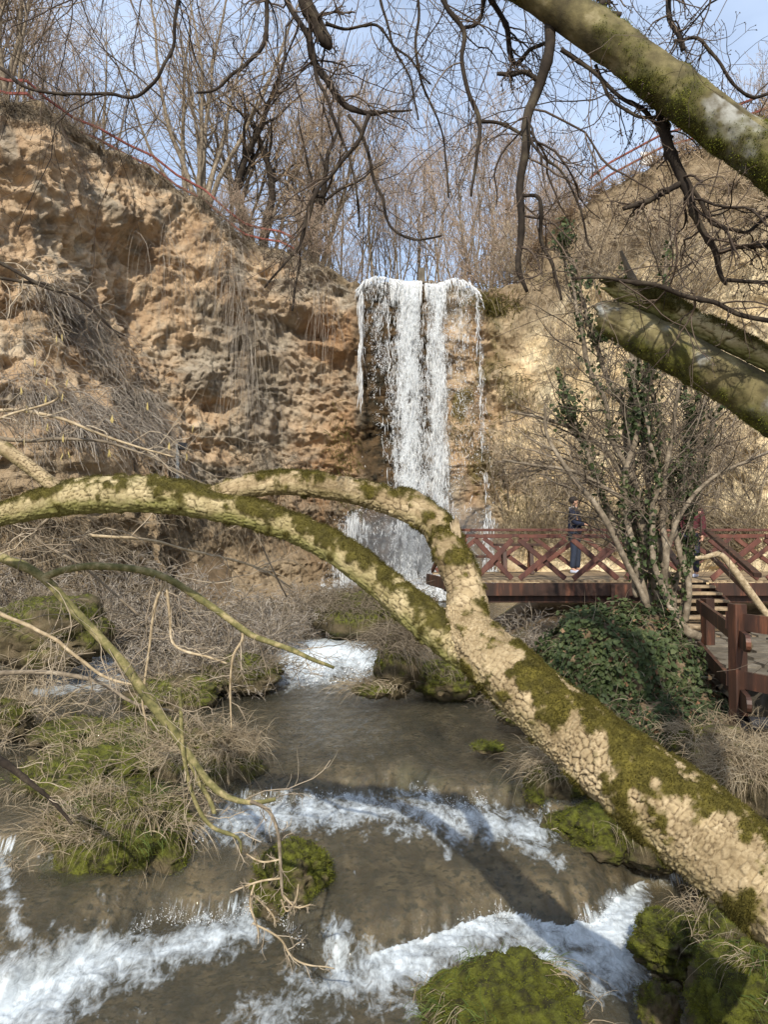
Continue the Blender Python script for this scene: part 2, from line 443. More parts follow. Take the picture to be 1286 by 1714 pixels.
def gz(x, y):
    w = wz(x, y); d = bankd(x, y) + .18 * fbm(x * .9, y * .9, x * 0, 3, 31)
    n = fbm(x * 1.3, y * 1.3, x * 0, 4, 41)
    dep = .10 + .05 * fbm(x * 2.4, y * .8, x * 0, 3, 51)
    a, b = y - yA(x), y - yB(x)
    sheet = sst(.0, .15, a) * (1 - sst(-.35, -.05, b))                 # thin water over the domed travertine
    dep = dep * (1 - .62 * sheet) * (1 - .6 * np.exp(-((b - .35) / .35) ** 2)) + .10 * np.exp(-((a + .3) / .4) ** 2)
    bed = w - dep + .022 * fbm(x * 5, y * 3, x * 0, 4, 61) * (.5 + sheet)
    top = 1.6 + 0 * x
    far = sst(19, 25, y)
    top = top + far * .5
    left = x < 0
    top = np.where(left, .95 + .035 * (y - 5) + far * 1.2 + .12 * np.clip(-x - 7, 0, 30) * (y > 9), top)
    s = sst(-.15, 1.7, d)
    land = bed * (1 - s) + top * s + n * .10 * s + .25 * (1 - np.exp(-np.clip(d, 0, 3))) * (d > 0)* 0
    return np.where(y < 3.2, land * 1.0 + 0, land)
# ground: one sheet, fine where it is near, out to the horizon
def fan(ys, us, w0=1.5):
    w = np.maximum(ys + w0, 2.5)
    X = us[None] * w[:, None]; Y = np.repeat(ys[:, None], len(us), 1)
    return X, Y
ys = np.concatenate([[-400, -120, -40, -15, -6, -2], np.arange(0, 3, .15), 3 * np.exp(np.linspace(0, math.log(27.5 / 3), 240)), [29, 33, 40, 60, 120, 400, 1200]])
us = np.concatenate([[-60, -12, -4, -2, -1.3, -.95, -.8], np.linspace(-.66, .66, 270), [.8, .95, 1.3, 2, 4, 12, 60]])
X, Y = fan(ys, us)
Z = gz(X, Y)
wv = wz(X, Y)
bd = bankd(X, Y)
earth = sst(.05, .5, bd + .2 * fbm(X * 2, Y * 2, X * 0, 3, 71))
mossa = sst(.0, .35, fbm(X * 1.5, Y * 1.5, X * 0, 4, 81) - .12) * sst(-.3, .1, bd) * (1 - sst(.6, 1.4, bd))
mossa = np.maximum(mossa, .6 * sst(.1, .35, fbm(X * 3, Y * 1.5, X * 0, 3, 83)) * np.exp(-((Y - yB(X) - .2) / .25) ** 2))
g = obj('ground', np.stack([X, Y, Z], -1), gridF(*X.shape), M['bed'], attrs={'earth': earth, 'moss': mossa, 'streak_shade': np.maximum(.75 * np.exp(-((Y - yA(X) - .07) / .09) ** 2), .7 * np.exp(-((Y - yB(X) - .07) / .10) ** 2)) * (1 - earth) + .0 * earth if False else np.maximum(np.maximum(.8 * np.exp(-((Y - yA(X) - .07) / .09) ** 2), .75 * np.exp(-((Y - yB(X) - .07) / .10) ** 2)) * (1 - earth), .8 * sst(.0, .45, fbm(X * 7 + Y * 1.5, Y * 1.1, X * 0, 4, 85)) * (1 - earth))})  # dark flow streaks, plus shade painted into the bed colour on the step faces
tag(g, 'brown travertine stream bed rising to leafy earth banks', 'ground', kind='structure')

# water sheet
def foam_map(x, y):
    px, py = to_px(np.stack([x, y, wz(x, y)], -1))
    a, b = y - yA(x), y - yB(x)
    n = fbm(x * 1.6, y * 1.1, x * 0, 4, 91)
    f = 0 * x
    # white water below the lower fall
    right = sst(560, 640, px)
    reach = .95 + .35 * n
    f = np.maximum(f, (1.12 - sst(0, 1, -a / (reach + .18)) * 1.2) * (a < .03) * right * (1 - sst(1060, 1120, px)))
    # two tongues on the left and the middle of the pool
    def tongue(x0, y0, x1, y1, r0, r1, s=1.0):
        t = np.clip(((px - x0) * (x1 - x0) + (py - y0) * (y1 - y0)) / ((x1 - x0) ** 2 + (y1 - y0) ** 2), 0, 1)
        d = np.hypot(px - x0 - t * (x1 - x0), (py - y0 - t * (y1 - y0)) * 1.05) / (r0 + (r1 - r0) * t)
        return s * (1.12 - d * .44)
    T = [tongue(420, 1560, 230, 1610, 30, 45, 1.05), tongue(230, 1600, -60, 1720, 42, 75, 1.05), tongue(120, 1680, 250, 1700, 30, 20, .5), tongue(560, 1560, 570, 1650, 22, 40, .9), tongue(560, 1650, 420, 1730, 40, 75, .8), tongue(600, 1620, 760, 1640, 40, 50, .8),
         tongue(1062, 1505, 1030, 1555, 20, 28, 1.1), tongue(760, 1600, 1040, 1620, 40, 40, .95), tongue(640, 1660, 700, 1700, 40, 40, .6),
         # below the upper fall
         tongue(380, 1372, 520, 1362, 30, 22, 1.0), tongue(345, 1400, 420, 1395, 22, 25, .7), tongue(520, 1366, 700, 1352, 20, 34, .95), tongue(700, 1356, 760, 1390, 30, 32, .95), tongue(780, 1375, 890, 1390, 34, 40, 1.0), tongue(620, 1385, 700, 1395, 22, 22, .72),
         tongue(740, 1395, 752, 1440, 16, 7, .75), tongue(830, 1400, 940, 1440, 26, 12, .75), tongue(600, 1368, 690, 1375, 12, 12, .7),
         # rapids behind
         tongue(490, 1108, 605, 1092, 34, 32, 1.3), tongue(470, 1130, 610, 1130, 14, 16, 1.0), tongue(100, 1135, 200, 1125, 18, 20, 1.1), tongue(60, 1160, 170, 1150, 8, 8, .8), tongue(200, 1230, 140, 1222, 7, 7, .6),
         tongue(560, 1000, 720, 990, 14, 20, 1.1), tongue(740, 985, 850, 975, 12, 12, .8),
         # left channel
         tongue(0, 1440, 30, 1560, 14, 18, .75), tongue(150, 1610, 100, 1560, 12, 10, .5), tongue(1100, 1480, 1180, 1475, 10, 8, .45)]
    for t in T: f = np.maximum(f, t)
    f = f + .34 * n * (f > .0) + .12 * fbm(x * 5, y * 4, x * 0, 3, 93) * (f > 0)
    f = np.maximum(f, .50 * sst(.05, .5, fbm(x * 7 + y * 1.2, y * .9, x * 0, 4, 94)) * sst(.1, .4, a) * (1 - sst(-.5, -.1, b)))
    f = np.maximum(f, .42 * sst(.1, .5, fbm(x * 6, y * 1.1, x * 0, 4, 96)) * sst(.1, .3, b) * (1 - sst(.6, 1.1, b)))
    # fall faces carry streaks
    sa = np.exp(-((a - .09) / .085) ** 2); sb = np.exp(-((b - .09) / .10) ** 2)
    st = fbm(x * 22, y * .8, x * 0, 3, 95)
    gate = .5 + .9 * vn(x * 2.2, x * 0, x * 0, 97)
    f = np.maximum(f, sa * np.clip(gate + .1, .2, 1) * (.30 + .9 * st)); f = np.maximum(f, sb * np.clip(gate + .2, .2, 1) * (.30 + .9 * st))
    return np.clip(f, 0, 1.3)
ysw = np.concatenate([2.6 + np.arange(0, 1.4, .1), 4 * np.exp(np.linspace(0, math.log(9.5 / 4), 340)), 9.55 * np.exp(np.linspace(0, math.log(26.3 / 9.55), 90))])
usw = np.linspace(-.53, .53, 420)
X, Y = fan(ysw, usw)
F = foam_map(X, Y)
near = 1 - sst(12, 18, Y) * .3
a_, b_ = Y - yA(X), Y - yB(X)
calm = sst(.5, .9, b_) * (1 - sst(12, 13, Y))
rip = .011 * fbm(X * 3.5, Y * 2.6, X * 0, 4, 101) + .006 * fbm(X * 12, Y * 5, X * 0, 3, 103, ridged=True)
turb = .030 * fbm(X * 4, Y * 3.2, X * 0, 5, 111, .62, ridged=True) + .010 * fbm(X * 19, Y * 15, X * 0, 3, 113, .7)
Z = wz(X, Y) + rip * (1 - .55 * calm) + turb * np.clip(F, 0, 1) * near + .02 * np.clip(F, 0, 1)
ramp = sst(12.7, 13.2, Y) * (1 - sst(15.2, 16.5, Y))
Z += ramp * .13 * fbm(X * 1.6, Y * 1.6, X * 0, 3, 117, ridged=True)
keep = (bankd(X, Y) < .9)
mw = bpy.data.materials.new('stream_water'); mw.use_nodes = True
n, l = mw.node_tree.nodes, mw.node_tree.links; n.clear()
out = n.new('ShaderNodeOutputMaterial'); tc = n.new('ShaderNodeTexCoord')
def mapn(scale, rot=0):
    m_ = n.new('ShaderNodeMapping'); m_.inputs['Scale'].default_value = scale; m_.inputs['Rotation'].default_value = (0, 0, rot); l.new(tc.outputs['Object'], m_.inputs['Vector']); return m_
def noise(v, s, d, r=.6, dist=0):
    q = n.new('ShaderNodeTexNoise'); q.inputs['Scale'].default_value = s; q.inputs['Detail'].default_value = d; q.inputs['Roughness'].default_value = r; q.inputs['Distortion'].default_value = dist
    l.new(v.outputs[0], q.inputs['Vector']); return q
def mth(op, a, b=None, clamp=False):
    q = n.new('ShaderNodeMath'); q.operation = op; q.use_clamp = clamp
    for i, v in enumerate((a, b)):
        if v is None: continue
        if hasattr(v, 'node'): l.new(v, q.inputs[i])
        else: q.inputs[i].default_value = v
    return q.outputs[0]
b1 = noise(mapn((1, .24, 1), .12), 12, 8, .68, .5); b2 = noise(mapn((1, .5, 1), -.25), 42, 5)
bh = mth('ADD', b1.outputs['Fac'], mth('MULTIPLY', b2.outputs['Fac'], .3))
bp = n.new('ShaderNodeBump'); bp.inputs['Strength'].default_value = .75; bp.inputs['Distance'].default_value = .05; l.new(bh, bp.inputs['Height'])
tr = n.new('ShaderNodeBsdfTransparent'); tr.inputs['Color'].default_value = (.84, .82, .74, 1)
mud = n.new('ShaderNodeBsdfDiffuse'); mud.inputs['Color'].default_value = (.195, .185, .135, 1)
ms0 = n.new('ShaderNodeMixShader'); ms0.inputs[0].default_value = .20; l.new(tr.outputs[0], ms0.inputs[1]); l.new(mud.outputs[0], ms0.inputs[2])
gl = n.new('ShaderNodeBsdfGlossy'); gl.inputs['Roughness'].default_value = .07; l.new(bp.outputs[0], gl.inputs['Normal'])
fr = n.new('ShaderNodeFresnel'); fr.inputs['IOR'].default_value = 1.45; l.new(bp.outputs[0], fr.inputs['Normal'])
ms1 = n.new('ShaderNodeMixShader'); l.new(fr.outputs[0], ms1.inputs[0]); l.new(ms0.outputs[0], ms1.inputs[1]); l.new(gl.outputs[0], ms1.inputs[2])
fo = n.new('ShaderNodeBsdfPrincipled'); fo.inputs['Base Color'].default_value = (.62, .68, .71, 1); fo.inputs['Roughness'].default_value = .5
bp2 = n.new('ShaderNodeBump'); bp2.inputs['Strength'].default_value = .5; bp2.inputs['Distance'].default_value = .03
f1 = noise(mapn((1, .55, 1), .15), 6, 9, .70, .9); f2 = noise(mapn((1, .42, 1), -.1), 15, 8, .66, 1.4)
l.new(f2.outputs['Fac'], bp2.inputs['Height']); l.new(bp2.outputs[0], fo.inputs['Normal'])
at = n.new('ShaderNodeAttribute'); at.attribute_name = 'foam'
lace = mth('ADD', mth('MULTIPLY', f1.outputs['Fac'], 3.2), mth('MULTIPLY', f2.outputs['Fac'], 2.0))   # about 1.4 in the middle
fac = mth('MULTIPLY', mth('SUBTRACT', mth('ADD', mth('MULTIPLY', at.outputs['Fac'], 1.75), lace), 3.55), .72, True)
at2 = n.new('ShaderNodeAttribute'); at2.attribute_name = 'face'
sk = noise(mapn((1, .07, .10)), 34, 5, .7)
fc2 = mth('MULTIPLY', mth('SUBTRACT', mth('ADD', mth('MULTIPLY', at2.outputs['Fac'], .9), mth('MULTIPLY', sk.outputs['Fac'], 3.0)), 2.25), 2.0, True)
fac = mth('MAXIMUM', fac, mth('MULTIPLY', mth('MULTIPLY', fc2, at2.outputs['Fac']), 1.0))
ms2 = n.new('ShaderNodeMixShader'); l.new(mth('MULTIPLY', fac, .93), ms2.inputs[0]); l.new(ms1.outputs[0], ms2.inputs[1]); l.new(fo.outputs[0], ms2.inputs[2])
l.new(ms2.outputs[0], out.inputs['Surface'])
FACE = np.clip(np.exp(-((a_ - .10) / .11) ** 2) + np.exp(-((b_ - .10) / .12) ** 2), 0, 1) * np.clip(.35 + 1.1 * vn(X * 2.2, X * 0, X * 0, 97) + .5 * vn(X * 7, X * 0, X * 0, 98), 0, 1)
Fq = gridF(*X.shape); kk = keep.ravel()[Fq].any(1); Fq = Fq[kk]
used = np.unique(Fq); remap = np.full(X.size, -1); remap[used] = np.arange(len(used))
wat = obj('water', np.stack([X, Y, Z], -1).reshape(-1, 3)[used], remap[Fq], mw, attrs={'foam': F.ravel()[used], 'face': FACE.ravel()[used]})
tag(wat, 'shallow brown stream with white water below its low falls', 'stream', kind='structure')

# ------------------------------------------------------------------ cliffs round the head of the valley
CL = np.array([(-70, 6, 15.4, 0), (-32, 14.5, 15.8, 0), (-17, 17.5, 15.6, 0), (-10.4, 20, 15.25, 0), (-9.3, 22.4, 15.5, 0), (-8.0, 24, 15.2, 0), (-6.3, 25, 14.75, 0), (-5.4, 25.3, 13.7, 0), (-4.0, 25.6, 13.2, 0), (-2.6, 25.9, 12.95, 0),
               (-1.7, 26.0, 12.5, 0), (-.9, 26.0, 12.1, 0), (.3, 26, 12.05, 0), (1.5, 26, 11.95, 0), (2.4, 26, 12.0, 0), (3.3, 26, 11.85, 0), (3.9, 25.9, 12.3, .3), (4.5, 25.6, 12.7, .8), (5.3, 25.4, 14.3, 1), (7.06, 24.5, 15.5, 1), (8.86, 23, 15.9, 1), (10.6, 20.5, 16.1, 1), (13.5, 16, 16.6, 1), (19, 9, 17, 1), (30, 0, 17, 1)])
def cl_curve(m=1700):
    q = spline(np.column_stack([CL[:, 0], CL[:, 1], CL[:, 2] * 0, CL[:, 2], CL[:, 3]]), m)
    return q
q = cl_curve(6000)
inview = np.abs(q[:, 0]) < .56 * q[:, 1] + .6
wgt = np.where(inview, 1.0, .03); cw = np.cumsum(wgt); sel = np.searchsorted(cw, np.linspace(1, cw[-1] - 1, 700)); q = q[sel]
tx = np.gradient(q[:, 0]); ty = np.gradient(q[:, 1]); ln = np.hypot(tx, ty)
nx, ny = ty / ln, -tx / ln
for _ in range(20):
    nx = np.convolve(np.pad(nx, 3, 'edge'), np.ones(7) / 7, 'valid'); ny = np.convolve(np.pad(ny, 3, 'edge'), np.ones(7) / 7, 'valid')
ln = np.hypot(nx, ny); nx /= ln; ny /= ln
NT = 330
t = np.linspace(0, 1, NT)[:, None]
zt = q[:, 3][None] + .22 * vn(q[:, 0] * 1.3, q[:, 1] * 1.3, q[:, 0] * 0, 3)[None] + .10 * vn(q[:, 0] * 4, q[:, 1] * 4, q[:, 0] * 0, 4)[None]
fallx = sst(-1.3, -.8, q[:, 0]) * (1 - sst(3.2, 3.7, q[:, 0]))
zt = zt * (1 - fallx) + fallx * (q[:, 3][None] + .06 * vn(q[:, 0] * 5, q[:, 1] * 0, q[:, 0] * 0, 4)[None])
zb = .3
Zc = zb + t * (zt - zb)
Xb, Yb = q[:, 0][None] + 0 * t, q[:, 1][None] + 0 * t
rgt = q[:, 4][None]
off = 2.0 * np.clip(1 - t / .22, 0, 1) ** 1.6 + .45 * np.exp(-((t - .86) / .10) ** 2) - .25 * np.exp(-((t - .55) / .15) ** 2)
bulge = np.exp(-((Xb + 9.3) / 2.6) ** 2) * np.exp(-((t - .22) / .26) ** 2) * 2.4
offr = 1.2 * np.clip(1 - t / .3, 0, 1) ** 1.3 - 5.5 * np.clip(t - .72, 0, 1) - .3 * np.clip(t - .2, 0, 1)
off = off * (1 - rgt) + offr * rgt + bulge * (1 - rgt)
off = off + fallx[None] * (.35 * sst(.80, .97, t) + .5 * np.clip(1 - t / .35, 0, 1))
off = off - .35 * np.clip((t - .985) / .015, 0, 1) ** 2
x3, y3, z3 = Xb, Yb, Zc
zone_ = sst(-7.0, -5.0, x3) * (1 - sst(-1.5, -.4, x3)) * (1 - sst(9.5, 11.5, z3))
wx = .9 * fbm(x3 * .5, y3 * .5, z3 * .5, 2, 201); wz_ = .7 * fbm(x3 * .5 + 7, y3 * .5, z3 * .5, 2, 203)
dsp = .55 * fbm((x3 + wx) * .42, y3 * .42, (z3 + wz_) * .55, 3, 205)
dsp += .50 * fbm((x3 + wx) * .8, y3 * .8, (z3 + wz_) * .95, 5, 207, .52, ridged=True)
dsp += .14 * fbm((x3 + wx * .5) * 2.9, y3 * 2.9, (z3 + wz_) * 3.2, 5, 209, .66, ridged=True)
rm = .2 + .75 * sst(-.15, .35, fbm(x3 * .45, y3 * .45, z3 * .6, 3, 255) + .5 * zone_)
fa, fb_, fi = vor((x3 + wx * .4) * 2.6 + y3 * 1.2, (z3 + wz_ * .4) * 2.9 + x3 * .5, 251)
dsp += .22 * rm * (fi - .5) * sst(0, .14, fb_ - fa) * (1 - .6 * rgt)
fa, fb_, fi = vor((x3 + wz_ * .4) * 5.8 + y3 * 2.5, (z3 + wx * .4) * 6.4, 253)
dsp += .11 * rm * (fi - .5) * sst(0, .2, fb_ - fa)
dsp += .09 * fbm(x3 * 8, y3 * 8, z3 * 9, 3, 210, .7)
# undercut ledges running down to the right
led = z3 * 1.05 + x3 * .28 + 1.1 * fbm(x3 * .35, y3 * .35, z3 * .35, 3, 211)
fl = led - np.floor(led)
dsp += .20 * (fl ** 1.5 - .4) * np.clip(.5 + 1.2 * vn(x3 * .5, y3 * .5, z3 * .6, 213), 0, 1) * (1 - rgt * .6)
# tufa knobs and holes
f1v, f2v, idv = vor((x3 + wx * .6) * 1.1 + y3 * .6, (z3 + wz_ * .5) * 1.25, 215)
dsp += .22 * np.clip(.75 - f1v, 0, 1) * (idv > .45) - .45 * np.clip(.34 - f1v, 0, 1) * (idv < .16) * 2
zone = sst(-8.8, -6.0, x3) * (1 - sst(-.9, .2, x3)) * (1 - sst(10.5, 12.5, z3)) * sst(2.5, 4, z3)
f1w, f2w, idw = vor((x3 + wx * .3) * 2.3 + y3, (z3 + wz_ * .4) * 2.5, 217)
dsp += zone * .26 * (np.clip(f2w - f1w, 0, .4) - .12)
dsp -= .7 * np.exp(-((x3 + 2.6) / .9) ** 2 - ((z3 - 10.2) / .35) ** 2) + .55 * np.exp(-((x3 + 3.6) / .8) ** 2 - ((z3 - 6.3) / .3) ** 2) + .6 * np.exp(-((x3 + 8.2) / .8) ** 2 - ((z3 - 12.2) / .4) ** 2) + .6 * np.exp(-((x3 + 5.9) / .5) ** 2 - ((z3 - 7.6) / .3) ** 2)
dsp += .5 * np.exp(-((x3 + 3.2) / 1.3) ** 2 - ((z3 - 10.9) / .4) ** 2) + .5 * np.exp(-((x3 + 6.3) / .7) ** 2 - ((z3 - 8.5) / .6) ** 2)
dsp *= (1 - .45 * rgt) * (1 - .4 * fallx[None])
dsp *= np.where(np.abs(x3) > .6 * y3 + 1, .6, 1.0)
capf = sst(.97, 1.0, t)
off = off + dsp * (1 - .6 * capf)
Xc = Xb + nx[None] * off; Yc = Yb + ny[None] * off; Zc = Zc + .12 * fbm(x3 * 2, y3 * 2, z3 * 2, 3, 219) * (1 - capf)
# cap strips running back from the edge: the plateau
back = np.array([.15, .5, 1.1, 2.2, 4, 7, 12, 20, 40, 90, 250, 900.])[:, None]
ex, ey, ez = Xc[-1], Yc[-1], Zc[-1]
dx, dy = -nx, -ny
# lean the outward directions apart so the strips do not cross
dx2 = unit(np.stack([ex * .8, (ey - 8), ex * 0], -1))[:, 0]; dy2 = unit(np.stack([ex * .8, (ey - 8), ex * 0], -1))[:, 1]
k = sst(.5, 6, back)
ux = dx[None] * (1 - k) + dx2[None] * k; uy = dy[None] * (1 - k) + dy2[None] * k
Xp = ex[None] + ux * back; Yp = ey[None] + uy * back
inner = (1 - sst(-3.0, -6.5, -np.abs(ex - 1.2) * -1 * -1)) if False else np.exp(-((ex - 1.2) / 5.0) ** 2)[None]
Zp = ez[None] + .12 * vn(Xp * .8, Yp * .8, Xp * 0, 221) * sst(.3, 2, back) + inner * 2.7 * sst(1.6, 8, back) - (1 - inner) * .2 * sst(1, 5, back) - .5 * sst(14, 60, back)
Xa = np.vstack([Xc, Xp]); Ya = np.vstack([Yc, Yp]); Za = np.vstack([Zc, Zp])
ca = lambda a, v: np.vstack([a, np.full_like(Xp, v)])
pxx, pyy = to_px(np.stack([Xc, Yc, Zc], -1))
nz1 = fbm(x3 * .8, y3 * .8, z3 * .8, 4, 231); nz2 = fbm(x3 * .5, y3 * .5, z3 * 1.2, 4, 233)
grey = .8 * sst(.0, .45, nz2 - .12 + .35 * zone) * (1 - rgt * .8)
grey = np.maximum(grey, .7 * sst(.12, .4, fbm(x3 * 2.6, y3 * 2.6, z3 * .35, 4, 261)) * sst(-.1, .25, fbm(x3 * .5, y3 * .5, z3 * .4, 2, 263)))
grey = np.maximum(grey, .85 * np.exp(-((pxx - 440) / 60) ** 2 - ((pyy - 660) / 110) ** 2) + .3 * np.exp(-((pxx - 530) / 60) ** 2 - ((pyy - 600) / 90) ** 2))
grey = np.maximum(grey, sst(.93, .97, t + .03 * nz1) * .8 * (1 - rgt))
yellow = rgt * sst(-.3, .1, .6 - np.abs(t - .42) * 1.3 + .4 * nz1)
orange = sst(-3.6, -2.2, x3) * (1 - sst(-1.2, -.4, x3)) * sst(-.2, .3, nz1 + .15) * (1 - sst(10.5, 11.5, z3)) + .7 * sst(2.6, 3.2, x3) * (1 - sst(4.5, 6, x3)) * sst(0, .35, nz2 + .1)
orange = np.clip(.85 * orange + .35 * sst(.1, .4, nz1) * (x3 < -7) * (z3 < 9), 0, 1)
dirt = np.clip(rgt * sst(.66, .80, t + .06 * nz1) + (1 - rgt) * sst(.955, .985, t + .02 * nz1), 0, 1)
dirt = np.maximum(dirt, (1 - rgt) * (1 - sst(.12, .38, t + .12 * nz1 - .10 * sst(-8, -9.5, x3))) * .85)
wet = np.clip(sst(-1.6, -.7, x3 + .4 * nz1) * (1 - sst(2.9, 4.0, x3 + .5 * nz2)) * (.55 + .9 * sst(-.3, .3, nz2) * .6) , 0, 1) * sst(.1, -.5, x3 - .2) + 0
wet = np.clip(sst(-1.3, -.6, x3 + .3 * nz1) * (1 - sst(1.2, 2.3, x3 + .5 * nz2)) + .55 * sst(1, 2.2, x3) * (1 - sst(3.6, 4.4, x3 + .6 * nz1)) * sst(-.25, .2, nz2), 0, 1)
wet = wet * (1 - .6 * sst(2.0, 3.0, x3))
wet = np.maximum(wet, .8 * np.exp(-((x3 - .8) / 3.4) ** 2) * (1 - sst(3.2, 6, z3 + nz1)))
moss = sst(.05, .35, fbm(x3 * 1.1, y3 * 1.1, z3 * .9, 4, 235) + .25 * np.exp(-((x3 - 3.6) / 1.2) ** 2) - .2) * np.exp(-((x3 - 1.5) / 3.2) ** 2) * .8
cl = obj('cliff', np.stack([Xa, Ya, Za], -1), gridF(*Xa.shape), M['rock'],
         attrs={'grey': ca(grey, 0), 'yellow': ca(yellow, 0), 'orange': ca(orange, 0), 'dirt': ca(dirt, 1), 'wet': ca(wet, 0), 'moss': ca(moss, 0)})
tag(cl, 'tall tan tufa cliff curving round the head of the valley, yellow on the right', 'cliff', kind='structure')
CX, CY, CZ = Xc, Yc, Zc
def cliff_at(px, py):
    """point of the cliff face seen at a pixel"""
    if not hasattr(cliff_at, 'b'):
        cliff_at.b = to_px(np.stack([CX, CY, CZ], -1))
    bx, by = cliff_at.b
    i = np.argmin((bx - px) ** 2 + (by - py) ** 2 + (np.abs(CX) > 13) * 1e6)
    i, j = np.unravel_index(i, bx.shape)
    return np.array([CX[i, j], CY[i, j], CZ[i, j]]), np.array([nx[j], ny[j], 0.0])
def edge_at(px, back=0.0):
    bx, by = to_px(np.stack([CX[-1], CY[-1], CZ[-1]], -1))
    j = np.argmin(np.abs(bx - px) + (np.abs(CX[-1]) > 14) * 1e4)
    return np.array([CX[-1, j] - nx[j] * back, CY[-1, j] - ny[j] * back, CZ[-1, j] + (2.4 * math.exp(-((CX[-1, j] - 1.2) / 5) ** 2) * float(sst(1.6, 8, np.float64(back))))])

# far hill seen through the trees above the fall
hx = np.linspace(-140, 200, 120); hy = np.linspace(70, 170, 12)
HX, HY = np.meshgrid(hx, hy)
HZ = 8 + 26 * sst(70, 140, HY) * np.exp(-((HX - 25) / 80) ** 2) + 3 * fbm(HX * .03, HY * .03, HX * 0, 4, 5)
hl = obj('hill', np.stack([HX, HY, HZ], -1), gridF(*HX.shape), mat('wooded_hill', [(.35, (.10, .07, .05)), (.55, (.17, .12, .09)), (.7, (.24, .18, .14))], scale=.12, rough=1, bump=1, bscale=.6, bdist=1.5))
tag(hl, 'brown wooded hill in the distance above the waterfall', 'hill', kind='structure')
# ------------------------------------------------------------------ the fallen, mossy log in front
def frames(Pn, ref=(0.1, 0, 1)):
    T = unit(np.gradient(Pn, axis=0)); N = np.empty_like(Pn)
    n0 = np.array(ref, float); n0 -= n0 @ T[0] * T[0]; n0 /= np.linalg.norm(n0); N[0] = n0
    for i in range(1, len(Pn)):
        v = N[i - 1] - N[i - 1] @ T[i] * T[i]; N[i] = v / np.linalg.norm(v)
    return T, N, np.cross(T, N)
def bark_tube(path, rad, nu, seed, cu, cv, depth, mossf, lump=.05, smoothb=False, knots=()):
    n = len(path); T, N, B = frames(path)
    s = np.concatenate([[0], np.cumsum(np.linalg.norm(np.diff(path, axis=0), axis=1))])
    a = np.arange(nu) * 2 * PI / nu
    nrm = np.cos(a)[None, :, None] * N[:, None] + np.sin(a)[None, :, None] * B[:, None]
    r = np.repeat(rad[:, None], nu, 1)
    base = path[:, None] + r[..., None] * nrm
    x, y, z = base[..., 0], base[..., 1], base[..., 2]
    nc = max(5, int(round(2 * PI * rad.mean() / cu)))
    u = (a / (2 * PI) * nc)[None] + 0 * r; v = (s / cv)[:, None] + 0 * r
    w1 = .55 * fbm(x * 11, y * 11, z * 11, 3, seed); w2 = .5 * fbm(x * 11 + 5, y * 11, z * 11, 3, seed + 1)
    bl = fbm(x * 3 + 11, y * 3, z * 3, 2, seed + 15) > .05
    f1, f2, idr = vor(u + w1, v + w2, seed, nc); g1, g2, g3 = vor((u + w1) * 2, (v + w2) * 1.6, seed + 21, nc * 2); f1 = np.where(bl, g1 * .6, f1); f2 = np.where(bl, g1 * .6 + (g2 - g1) * .7, f2); idr = np.where(bl, g3, idr)
    plate = sst(.0, .15, f2 - f1)
    f1b, f2b, idb = vor((u + w1) * 2, (v - w1) * 1.7, seed + 3, nc * 2)
    plate = plate * (1 - .6 * (idr > .4) * (1 - sst(.0, .09, f2b - f1b))); tlt = (f1 * np.cos(idr * 40 + u * 0) + (np.mod(v + w2, 1) - .5)) * (idr - .3)
    fade = .45 + .55 * sst(-.25, .1, fbm(x * 4 + 3, y * 4, z * 4, 3, seed + 14)); plate = 1 - (1 - plate) * fade
    if smoothb: plate = plate * 0 + 1; idr = idr * 0 + .6
    mn = fbm(x * 5, y * 5, z * 5, 6, seed + 5, .62); mm = np.clip(mossf(nrm, mn, base, s[:, None] / s[-1]), 0, 1)
    d = depth * (plate * (.55 + .65 * idr + .35 * tlt) - .5) * (1 - .45 * mm) + lump * r * fbm(x * 3, y * 3, z * 3, 3, seed + 7) * 2 + depth * .25 * fbm(x * 45, y * 45, z * 45, 2, seed + 8)
    d = d + mm * (.002 + .009 * (1 + fbm(x * 24, y * 24, z * 24, 3, seed + 9)))
    for (ks, ka, kr, kh) in knots:
        dd = np.hypot((s[:, None] - ks * s[-1]), (np.mod(a[None] - ka + PI, 2 * PI) - PI) * r) / kr
        d = d + kh * np.exp(-dd ** 2) - kh * .8 * np.exp(-(dd * 2.4) ** 2)
    V = base + nrm * d[..., None]
    return V, nrm, dict(plate=plate, idr=idr, moss=mm, green=sst(-.1, .7, -nrm[..., 2] + .7 * mn), lichen=sst(.1, .3, fbm(x * 7, y * 7, z * 7, 5, seed + 12, .6) + .55 * sst(.25, .6, 1 - np.abs(s[:, None] / s[-1] - .62) * 2.6) * (nrm[..., 2] < .3) - .25)), s
def mth_(n, l, a, k):
    q = n.new('ShaderNodeMath'); q.operation = 'MULTIPLY'; l.new(a, q.inputs[0]); q.inputs[1].default_value = k; return q.outputs[0]
